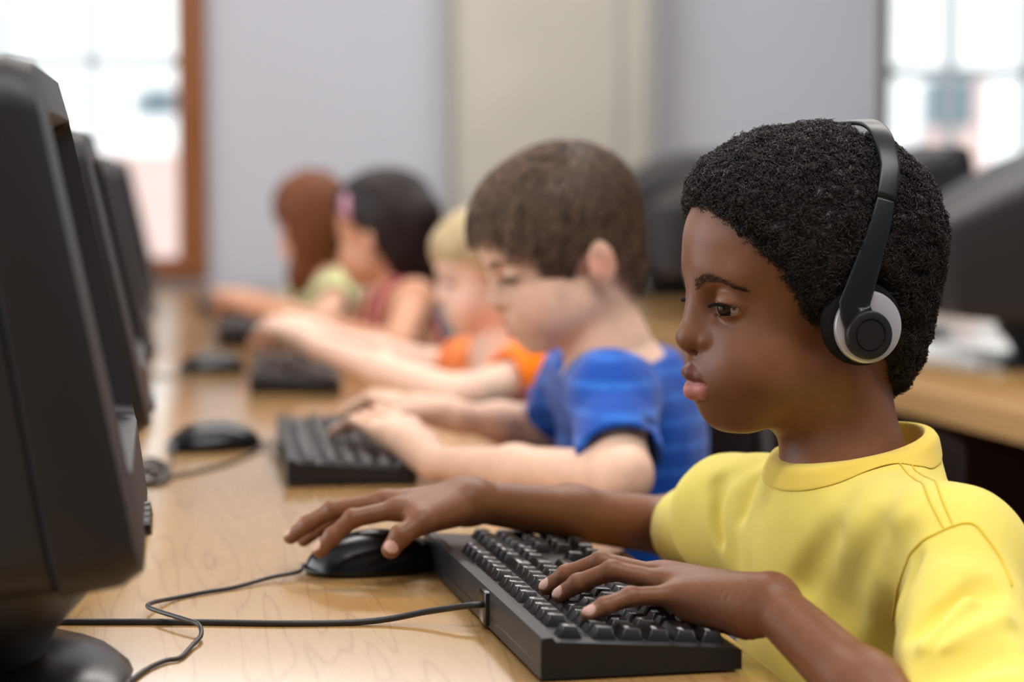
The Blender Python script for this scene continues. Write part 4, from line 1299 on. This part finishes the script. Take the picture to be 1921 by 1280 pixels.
def child(label, head, NB, SN, SF, near, far, skin, shirt_m, vox=0.0025, loc=None, hair=None, hair_m=None, lipc=None, torso=None, sleeve=0.6, brow=True,
          shirt_name='shirt', tsc=1.0, strap=False):
    root = empty('person', label, 'person', loc)
    bpy.context.view_layer.update()
    h = head
    s = Sdf(); s.add(*h.prims())
    neck = [Cone(h.W(-0.004, 0, -0.02), NB, 0.041 * h.s, 0.044 * h.s, 0.022), Ell(h.W(-0.024, 0, 0), (0.043 * h.s,) * 3, None, 0.02)]
    s.add(*neck); s.add(Cone(NB, NB + [0, 0, -0.05], 0.045, 0.055, 0.02))
    lo = h.O - 0.14; hi = h.O + 0.17; lo[2] = NB[2] - 0.05
    parts = [surface(s, lo, hi, vox * 0.75)]; nH = len(parts[0][0])
    mid = (SN + SF) / 2; lf = SN - SF; lf[2] = 0; lf = _n(lf); fw = np.array([lf[1], -lf[0], 0])
    Fm = np.stack([fw, lf, np.array([0, 0, 1.0])], 1)
    ch = mid + np.array([0.0, 0, -0.12]) - fw * 0.01 if torso is None else torso
    def tp(g, kk=0.03):
        return [Ell(ch, (0.075 + g, 0.108 + g, 0.14 + g), Fm, kk), Ell(ch + [0, 0, -0.16] - fw * 0.005, (0.075 + g, 0.10 + g, 0.13 + g), Fm, 0.05),
                Cone(SN, SF, 0.034 + g, 0.034 + g, kk), Cone(NB - [0, 0, 0.04], SN, 0.036 + g, 0.032 + g, kk), Cone(NB - [0, 0, 0.04], SF, 0.036 + g, 0.032 + g, kk)]
    (EN, WN, KN, TN), (EF, WF, KF, TF_) = near, far
    sT = Sdf(); sT.add(*tp(-0.004 if not strap else 0.0)); sT.add(Cone(SN, EN, 0.031, 0.027, 0.02), Cone(SF, EF, 0.031, 0.027, 0.02), Cone(NB - [0, 0, 0.05], NB, 0.052, 0.042, 0.02))
    lo, hi = bounds([SN, SF, EN, EF, ch + 0.1, ch - 0.1, ch - [0, 0, 0.28]], 0.05); hi[2] = min(hi[2], NB[2] + 0.03)
    parts.append(surface(sT, lo, hi, 0.005 if not strap else 0.004))
    for (E_, W_, K_, T_), sd, sh_ in ((near, 1, SN), (far, -1, SF)):
        a = _n(np.cross(np.array([0, 0, 1.0]), K_ - W_)) * (-1)   # to the right of the pointing direction
        # left hand: thumb points away from the camera (+y side), right hand: towards it
        side = a if (a[1] > 0) == (sd > 0) else -a
        hs, pts = hand_auto(W_, K_, T_, side, 0.0165, 0.95, E_, sh_, 0.0255)
        lo, hi = bounds(pts + [E_, sh_], 0.035)
        parts.append(surface(hs, lo, hi, vox * 0.72))
    V, Q = J(parts)
    cols = np.tile(rgbl(skin), (len(V), 1))
    if lipc:
        u, l = lip_mask(h, V[:nH]); c0 = cols[:nH]
        cols[:nH] = mix(mix(c0, (0.001 - u) / 0.001, lipc), (0.001 - l) / 0.001, lipc)
    # flush on cheeks, ears and knuckles, a colour of the skin itself
    if lipc:
        L_ = h.L(V[:nH]); d = np.minimum(np.linalg.norm(L_ - [0.075, 0.042, -0.012], axis=1), np.linalg.norm(L_ - [0.075, -0.042, -0.012], axis=1))
        e = np.minimum(np.linalg.norm(L_ - [0, 0.085, 0.004], axis=1), np.linalg.norm(L_ - [0, -0.085, 0.004], axis=1))
        cols[:nH] = mix(mix(cols[:nH], 0.45 * (0.03 - d) / 0.03, lipc), 0.6 * (0.028 - e) / 0.02, lipc)
    child_of(root, mesh_obj('body', V, Q, M['skin_light'] if sum(skin) > 480 else M['skin_dark'], None, cols=cols))
    for sg in (1, -1): child_of(root, h.eye(sg, (0.1, 0.75), None, (70, 50, 35)))
    if brow:
        sH = Sdf(); sH.add(*h.prims())
        for sg in (1, -1):
            pts = [(0.100, 0.010 * sg, 0.0420), (0.096, 0.022 * sg, 0.0475), (0.089, 0.036 * sg, 0.0465), (0.078, 0.049 * sg, 0.0395)]
            child_of(root, hair_strip(h, pts, 120, 0.006, lambda t, sg=sg: (-0.25 - 0.3 * t, 0.8 * sg, 0.4 - 0.8 * t), 0.0003, 5, 0.4, 0.005, 'eyebrow', hair_m, None, sH))
            pts = [(0.0950, 0.019 * sg, 0.0262), (0.0955, 0.027 * sg, 0.0275), (0.0925, 0.037 * sg, 0.0275), (0.0850, 0.0465 * sg, 0.0240)]
            child_of(root, hair_strip(h, pts, 60, 0.0075, lambda t, sg=sg: (0.8, (0.0 + 0.7 * t) * sg, -0.5), 0.0003, 6, 0.2, 0.001, 'eyelash'))
    # clothing
    sh_ = Sdf(); sh_.add(*tp(0.008))
    RCc = NB + np.array([0, 0, -0.012]); nr = np.array([-0.22, -0.02, 0.97]); nr = _n(nr)
    Rr = frame(fw, 0.22)
    if not strap:
        slN = SN + (EN - SN) * sleeve; slF = SF + (EF - SF) * sleeve
        sh_.add(Cone(SN, slN, 0.041, 0.043, 0.018), Cone(SF, slF, 0.041, 0.043, 0.018))
        sh_.after += [Cut(slN, _n(EN - SN), 0.07), Cut(slF, _n(EF - SF), 0.07),
                      Cone(slN - _n(EN - SN) * .02, slN + _n(EN - SN) * .04, .037, .040, .001, -1), Cone(slF - _n(EF - SF) * .02, slF + _n(EF - SF) * .04, .037, .040, .001, -1)]
        sh_.after += [Cut(RCc, nr, 0.075, 0.003), Ell(RCc, (0.052, 0.052, 0.035), Rr, 0.002, -1)]
    else:
        # sleeveless top: bare shoulders, two straps
        sh_ = Sdf(); sh_.add(Ell(ch - [0, 0, 0.02], (0.082, 0.114, 0.135), Fm, 0.02), Ell(ch + [0, 0, -0.16], (0.083, 0.108, 0.13), Fm, 0.05))
        sh_.after += [Cut(ch + [0, 0, -0.03], (0, 0, 1), 0.3)]
    sh_.disp = lambda P: (vnoise(P, 24.0, 8) * 0.0026 + vnoise(P @ np.array([[1, .3, .2], [-.3, 1, .2], [.1, -.3, .4]]), 48.0, 9) * 0.0012).astype(np.float32)
    lo, hi = bounds([SN, SF, EN * .6 + SN * .4, EF * .6 + SF * .4, ch + [0.09, 0, 0], ch - [0.09, 0, 0], ch - [0, 0, 0.25], NB], 0.06)
    VS, QS = surface(sh_, lo, hi, 0.0035)
    child_of(root, mesh_obj(shirt_name, smooth_mesh(VS, QS, 2), QS, shirt_m))
    if strap:
        for sd in (1, -1):
            b = Sdf(); b.add(*tp(0.0))
            base = mid + lf * 0.055 * sd
            P = [base + fw * 0.085 - [0, 0, 0.14], base + fw * 0.06 - [0, 0, 0.01], base + [0, 0, 0.04], base - fw * 0.06 - [0, 0, 0.01], base - fw * 0.085 - [0, 0, 0.14]]
            P = drape(b, catmull(np.array(P), 8), 0.003)
            Vv, Ff = tube(P, 0.006, 8); child_of(root, mesh_obj('strap', Vv, Ff, shirt_m))
    legs(root, (ch[0] + 0.05, ch[1], 0.485), (-1, 0), (0, -1), (58, 66, 92))
    return root, h, s, neck

def simple_skull(h, neck):
    k = Sdf(); k.add(*h.skull()); k.add(*neck); return k

def combed(h, f, V, N, L_, seed, r0, flow, m, root, lift=0.0016, name='hair_strand'):
    """fine hairs laid over the cap following a flow field in head axes"""
    g = np.random.default_rng(seed); S = 6
    P0 = V[g.integers(0, len(V), N)].astype(np.float64) + (g.random((N, 3)) - .5) * 0.003
    sd = SF_(f); Q = np.zeros((N, S, 3)); P = P0.copy()
    jit = (g.random((N, 3)) - 0.5) * 0.5
    for k in range(S):
        Q[:, k] = P
        L = h.L(P); D = flow(L) + jit; D = D @ h.R.T
        n = grad(sd, P.astype(np.float32), 0.0015); D -= n * (D * n).sum(1)[:, None]
        D /= np.linalg.norm(D, axis=1, keepdims=True) + 1e-6
        P = P + D * (L_ / (S - 1))
        P -= n * (sd(P.astype(np.float32)) - lift * (0.5 + 0.35 * k))[:, None] * 0.9
    return strands(Q, r0, r0 * 0.5)

Rw = lambda *a: np.array(a, float)
# ---- boy in blue
def blue_cloth():
    m = cloth_mat('blue_striped_cotton', (14, 92, 196), 0.03)
    nt = m.node_tree; b = nt.nodes['Principled BSDF']
    tc = nt.nodes.new('ShaderNodeTexCoord'); sp = nt.nodes.new('ShaderNodeSeparateXYZ'); nt.links.new(tc.outputs['Object'], sp.inputs[0])
    mu = nt.nodes.new('ShaderNodeMath'); mu.operation = 'MULTIPLY'; mu.inputs[1].default_value = 2 * math.pi / 0.026
    nt.links.new(sp.outputs['Z'], mu.inputs[0])
    si = nt.nodes.new('ShaderNodeMath'); si.operation = 'SINE'; nt.links.new(mu.outputs[0], si.inputs[0])
    no = nt.nodes.new('ShaderNodeTexNoise'); no.inputs['Scale'].default_value = 60; nt.links.new(tc.outputs['Object'], no.inputs['Vector'])
    m1 = nt.nodes.new('ShaderNodeMath'); m1.operation = 'MULTIPLY'; nt.links.new(si.outputs[0], m1.inputs[0]); nt.links.new(no.outputs['Fac'], m1.inputs[1])
    cr = nt.nodes.new('ShaderNodeValToRGB'); cr.color_ramp.elements[0].color = lin((6, 74, 172)); cr.color_ramp.elements[0].position = 0.12
    cr.color_ramp.elements[1].color = lin((40, 108, 205)); cr.color_ramp.elements[1].position = 0.55
    nt.links.new(m1.outputs[0], cr.inputs['Fac']); nt.links.new(cr.outputs['Color'], b.inputs['Base Color'])
    return m
hA = Head(at(1090, 500, 2.35), (-0.995, -0.10), math.radians(23), 0.0, 0.96, lips=0.72, nose=1.0)
M['brownhair'] = mat('brown_hair', (104, 76, 58), 0.42, 0.5, var=0.25, vscale=60)
SNa, SFa = at(1150, 745, 2.20), at(1090, 715, 2.50)
rA, hA, sA, nkA = child('boy with short brown hair in a blue t-shirt, looking down and typing with both hands', hA, at(1143, 662, 2.36), SNa, SFa,
    (at(1168, 893, 2.10), at(815, 868, 2.27), at(735, 795, 2.36), at(646, 803, 2.45)),
    (at(1020, 800, 2.55), at(868, 785, 2.52), at(748, 752, 2.56), at(670, 764, 2.60)),
    (240, 198, 172), blue_cloth(), 0.0022, (0.53, 2.35, 0), lipc=(214, 128, 112), torso=at(1185, 860, 2.38), sleeve=0.78)
LA = [-0.2, -0.070, -0.055, -0.040, -0.028, -0.018, 0.012, 0.020, 0.030, 0.040, 0.055, 0.075, 0.095, 0.2]
LC = [-0.050, -0.050, -0.046, -0.030, 0.000, 0.030, 0.032, 0.004, 0.000, 0.022, 0.042, 0.064, 0.086, 0.095]
(VA, QA), fA = haircap(hA, simple_skull(hA, nkA), (LA, LC), 0.0065, 0.0026, (0, 0.0016))
def flowA(L): # from the crown forwards and down
    a = L[:, 0] + 0.02; return np.stack([0.9 * np.ones(len(L)) * np.clip((L[:, 0] + 0.05) / 0.05, -0.2, 1), L[:, 1] * 4, -np.clip((0.135 - L[:, 2]) / 0.05, 0.1, 1.1)], 1)
skA = simple_skull(hA, nkA)
Vs, Qs = combed(hA, lambda P: (skA(P) - 0.0075).astype(np.float32), VA[skA(VA) > 0.001], 9000, 0.021, 11, 0.0008, flowA, None, None)
V, Q = J([(VA, QA), (Vs.astype(np.float32), Qs)])
g_ = np.random.default_rng(4); t_ = g_.random(len(Vs) // 18) ** 1.6
sc_ = np.repeat(rgbl((52, 36, 28))[None] * (1 - t_[:, None]) + rgbl((158, 126, 104))[None] * t_[:, None], 18, axis=0)
cA = np.concatenate([np.tile(rgbl((64, 45, 35)), (len(VA), 1)), sc_])
M['brownhair'] = mat('brown_hair', (104, 76, 58), 0.42, 0.5, attr='tint')
child_of(rA, mesh_obj('hair', V, Q, M['brownhair'], None, cols=cA))

# ---- child in orange
M['blond'] = mat('blond_hair', (188, 164, 126), 0.45, 0.4, var=0.2, vscale=60)
hB = Head(at(936, 530, 3.15), (-0.998, -0.05), math.radians(15), 0.0, 0.83, lips=0.7)
rB, hB, sB, nkB = child('child with blond hair in an orange t-shirt, mostly hidden behind the boy in blue', hB, at(938, 672, 3.16), at(1015, 700, 3.00), at(885, 690, 3.36),
    (at(868, 742, 2.92), at(600, 652, 3.22), at(530, 612, 3.36), at(492, 648, 3.46)),
    (at(820, 690, 3.42), at(620, 632, 3.56), at(548, 598, 3.62), at(500, 628, 3.66)),
    (242, 202, 180), cloth_mat('orange_cotton', (255, 126, 8)), 0.003, (0.5, 3.15, 0), lipc=(220, 136, 124), sleeve=0.45)
LB = [0.2]; 
(VB, QB), fB = haircap(hB, simple_skull(hB, nkB), ([-0.2, -0.06, -0.02, 0.02, 0.035, 0.05, 0.09, 0.2], [-0.06, -0.055, -0.035, -0.025, 0.02, 0.045, 0.062, 0.07]), 0.006, 0.0035, (0, 0.003))
child_of(rB, mesh_obj('hair', VB, QB, M['blond']))

# ---- girl with the hair clip
M['darkhair'] = mat('dark_brown_hair', (34, 24, 24), 0.6, 0.3, var=0.2, vscale=60)
hC = Head(at(732, 460, 3.95), (-0.74, 0.67), math.radians(8), 0.0, 0.96, lips=0.8)
rC, hC, sC, nkC = child('girl with long dark hair and a pink hair clip in a sleeveless magenta top', hC, at(752, 560, 3.96), at(778, 566, 3.80), at(715, 570, 4.12),
    (at(745, 655, 3.62), at(540, 590, 3.95), at(470, 568, 4.05), at(425, 585, 4.20)),
    (at(640, 640, 4.25), at(510, 575, 4.35), at(450, 560, 4.42), at(415, 572, 4.5)),
    (204, 146, 114), cloth_mat('magenta_cotton', (168, 22, 82)), 0.0035, (0.5, 3.95, 0), strap=True)
(VC_, QC_), fC = haircap(hC, simple_skull(hC, nkC), ([-0.2, -0.06, -0.02, 0.0, 0.02, 0.05, 0.09, 0.2], [-0.09, -0.085, -0.06, 0.0, 0.035, 0.055, 0.085, 0.09]), 0.012, 0.0045, (0, 0.003),
    extra=[Cone(hC.W(-0.085, 0.01, 0.05), at(808, 500, 3.95), 0.040, 0.034, 0.03), Cone(at(808, 500, 3.95), at(800, 565, 3.97), 0.034, 0.012, 0.02)])
child_of(rC, mesh_obj('hair', VC_, QC_, M['darkhair']))
M['pink'] = mat('pink_plastic', (208, 150, 172), 0.35)
cl = Sdf(); cc = hC.W(0.034, 0.077, 0.080); cl.add(Ell(cc, (0.012, 0.006, 0.024), hC.R, 0.01), Ell(hC.W(0.036, 0.080, 0.080), (0.007, 0.006, 0.017), hC.R, 0.004))
lo, hi = bounds([cc], 0.035); V, Q = surface(cl, lo, hi, 0.002)
o = mesh_obj('hair_clip', V, Q, M['pink']); child_of(rC, o)

# ---- girl at the window end
M['auburn'] = mat('auburn_hair', (108, 60, 30), 0.6, 0.3, var=0.2, vscale=60)
hD = Head(at(588, 440, 4.75), (-0.30, 0.95), math.radians(8), 0.0, 0.95, lips=0.7)
rD, hD, sD, nkD = child('girl with long auburn hair in a pale top at the window end of the desk', hD, at(612, 530, 4.76), at(640, 548, 4.60), at(575, 548, 4.92),
    (at(600, 608, 4.40), at(500, 570, 4.75), at(450, 556, 4.85), at(415, 566, 4.95)),
    (at(540, 590, 5.0), at(465, 560, 5.15), at(430, 550, 5.2), at(400, 558, 5.3)),
    (232, 178, 152), cloth_mat('cream_lime_cotton', (206, 206, 150)), 0.004, (0.46, 4.75, 0), lipc=(214, 130, 116), sleeve=0.35, brow=False)
(VD_, QD_), fD = haircap(hD, simple_skull(hD, nkD), ([-0.2, -0.06, -0.02, 0.0, 0.03, 0.05, 0.09, 0.2], [-0.09, -0.085, -0.07, -0.06, 0.0, 0.045, 0.08, 0.09]), 0.014, 0.005, (0, 0.003),
    extra=[Cone(hD.W(-0.045, 0.0, 0.02), at(566, 520, 4.74), 0.052, 0.032, 0.03), Cone(at(566, 520, 4.74), at(556, 555, 4.76), 0.030, 0.012, 0.02)])
child_of(rD, mesh_obj('hair', VD_, QD_, M['auburn']))

# ================================================================ chairs
def make_chair(m):
    r = empty('school_chair', '', 'chair')
    bm = bmesh.new(); n = 10; g = []
    for i in range(n + 1):
        row = []
        for j in range(n + 1):
            x = -0.19 + 0.38 * i / n; y = -0.19 + 0.38 * j / n
            row.append(bm.verts.new((x, y, 0.40 + 0.012 * ((x / 0.19) ** 2 + (y / 0.19) ** 2) * 0.5 - (0.02 if x < -0.17 else 0))))
        g.append(row)
    for i in range(n):
        for j in range(n): bm.faces.new((g[i][j], g[i + 1][j], g[i + 1][j + 1], g[i][j + 1]))
    bmesh.ops.solidify(bm, geom=list(bm.faces), thickness=0.008)
    bm_obj('seat', bm, m, r, smooth=True)
    bm = bmesh.new(); g = []
    for i in range(n + 1):
        row = []
        for j in range(n + 1):
            y = -0.19 + 0.38 * i / n; z = 0.53 + 0.22 * j / n
            yy = y * (1 - 0.12 * (2 * abs(j / n - .5)) ** 2)
            row.append(bm.verts.new((0.185 + 0.10 * (z - 0.5) - 0.9 * y * y, yy, z)))
        g.append(row)
    for i in range(n):
        for j in range(n): bm.faces.new((g[i][j], g[i + 1][j], g[i + 1][j + 1], g[i][j + 1]))
    bmesh.ops.solidify(bm, geom=list(bm.faces), thickness=0.008)
    bm_obj('backrest', bm, m, r, smooth=True)
    for sy in (-1, 1):
        mesh_obj('leg', *tube(catmull([(-0.15, 0.16 * sy, 0.398), (-0.19, 0.19 * sy, 0.0)], 4), 0.010, 10), M['steel'], r)
        mesh_obj('leg', *tube(catmull([(0.15, 0.16 * sy, 0.398), (0.20, 0.19 * sy, 0.0)], 4), 0.010, 10), M['steel'], r)
        mesh_obj('back_frame', *tube(catmull([(0.10, 0.15 * sy, 0.394), (0.19, 0.155 * sy, 0.42), (0.202, 0.15 * sy, 0.60), (0.198, 0.14 * sy, 0.70)], 8), 0.009, 10), M['steel'], r)
    return r
ch0 = make_chair(M['redchair']); ch1 = make_chair(M['black'])
spots = [(0.47, 1.53, 'red plastic chair under the boy in yellow'), (0.68, 2.38, 'black plastic chair under the boy in the blue t-shirt'), (0.66, 3.15, 'black plastic chair under the child in orange'),
         (0.66, 3.95, 'black plastic chair under the girl with the pink hair clip'), (0.64, 4.75, 'black plastic chair under the girl with auburn hair')]
for i, (x, y, lb) in enumerate(spots):
    c = ch0 if i == 0 else (ch1 if i == 1 else copy_tree(ch1))
    c.location = (x, y, 0); c['label'] = lb; c['group'] = 'chairs along the near desk'
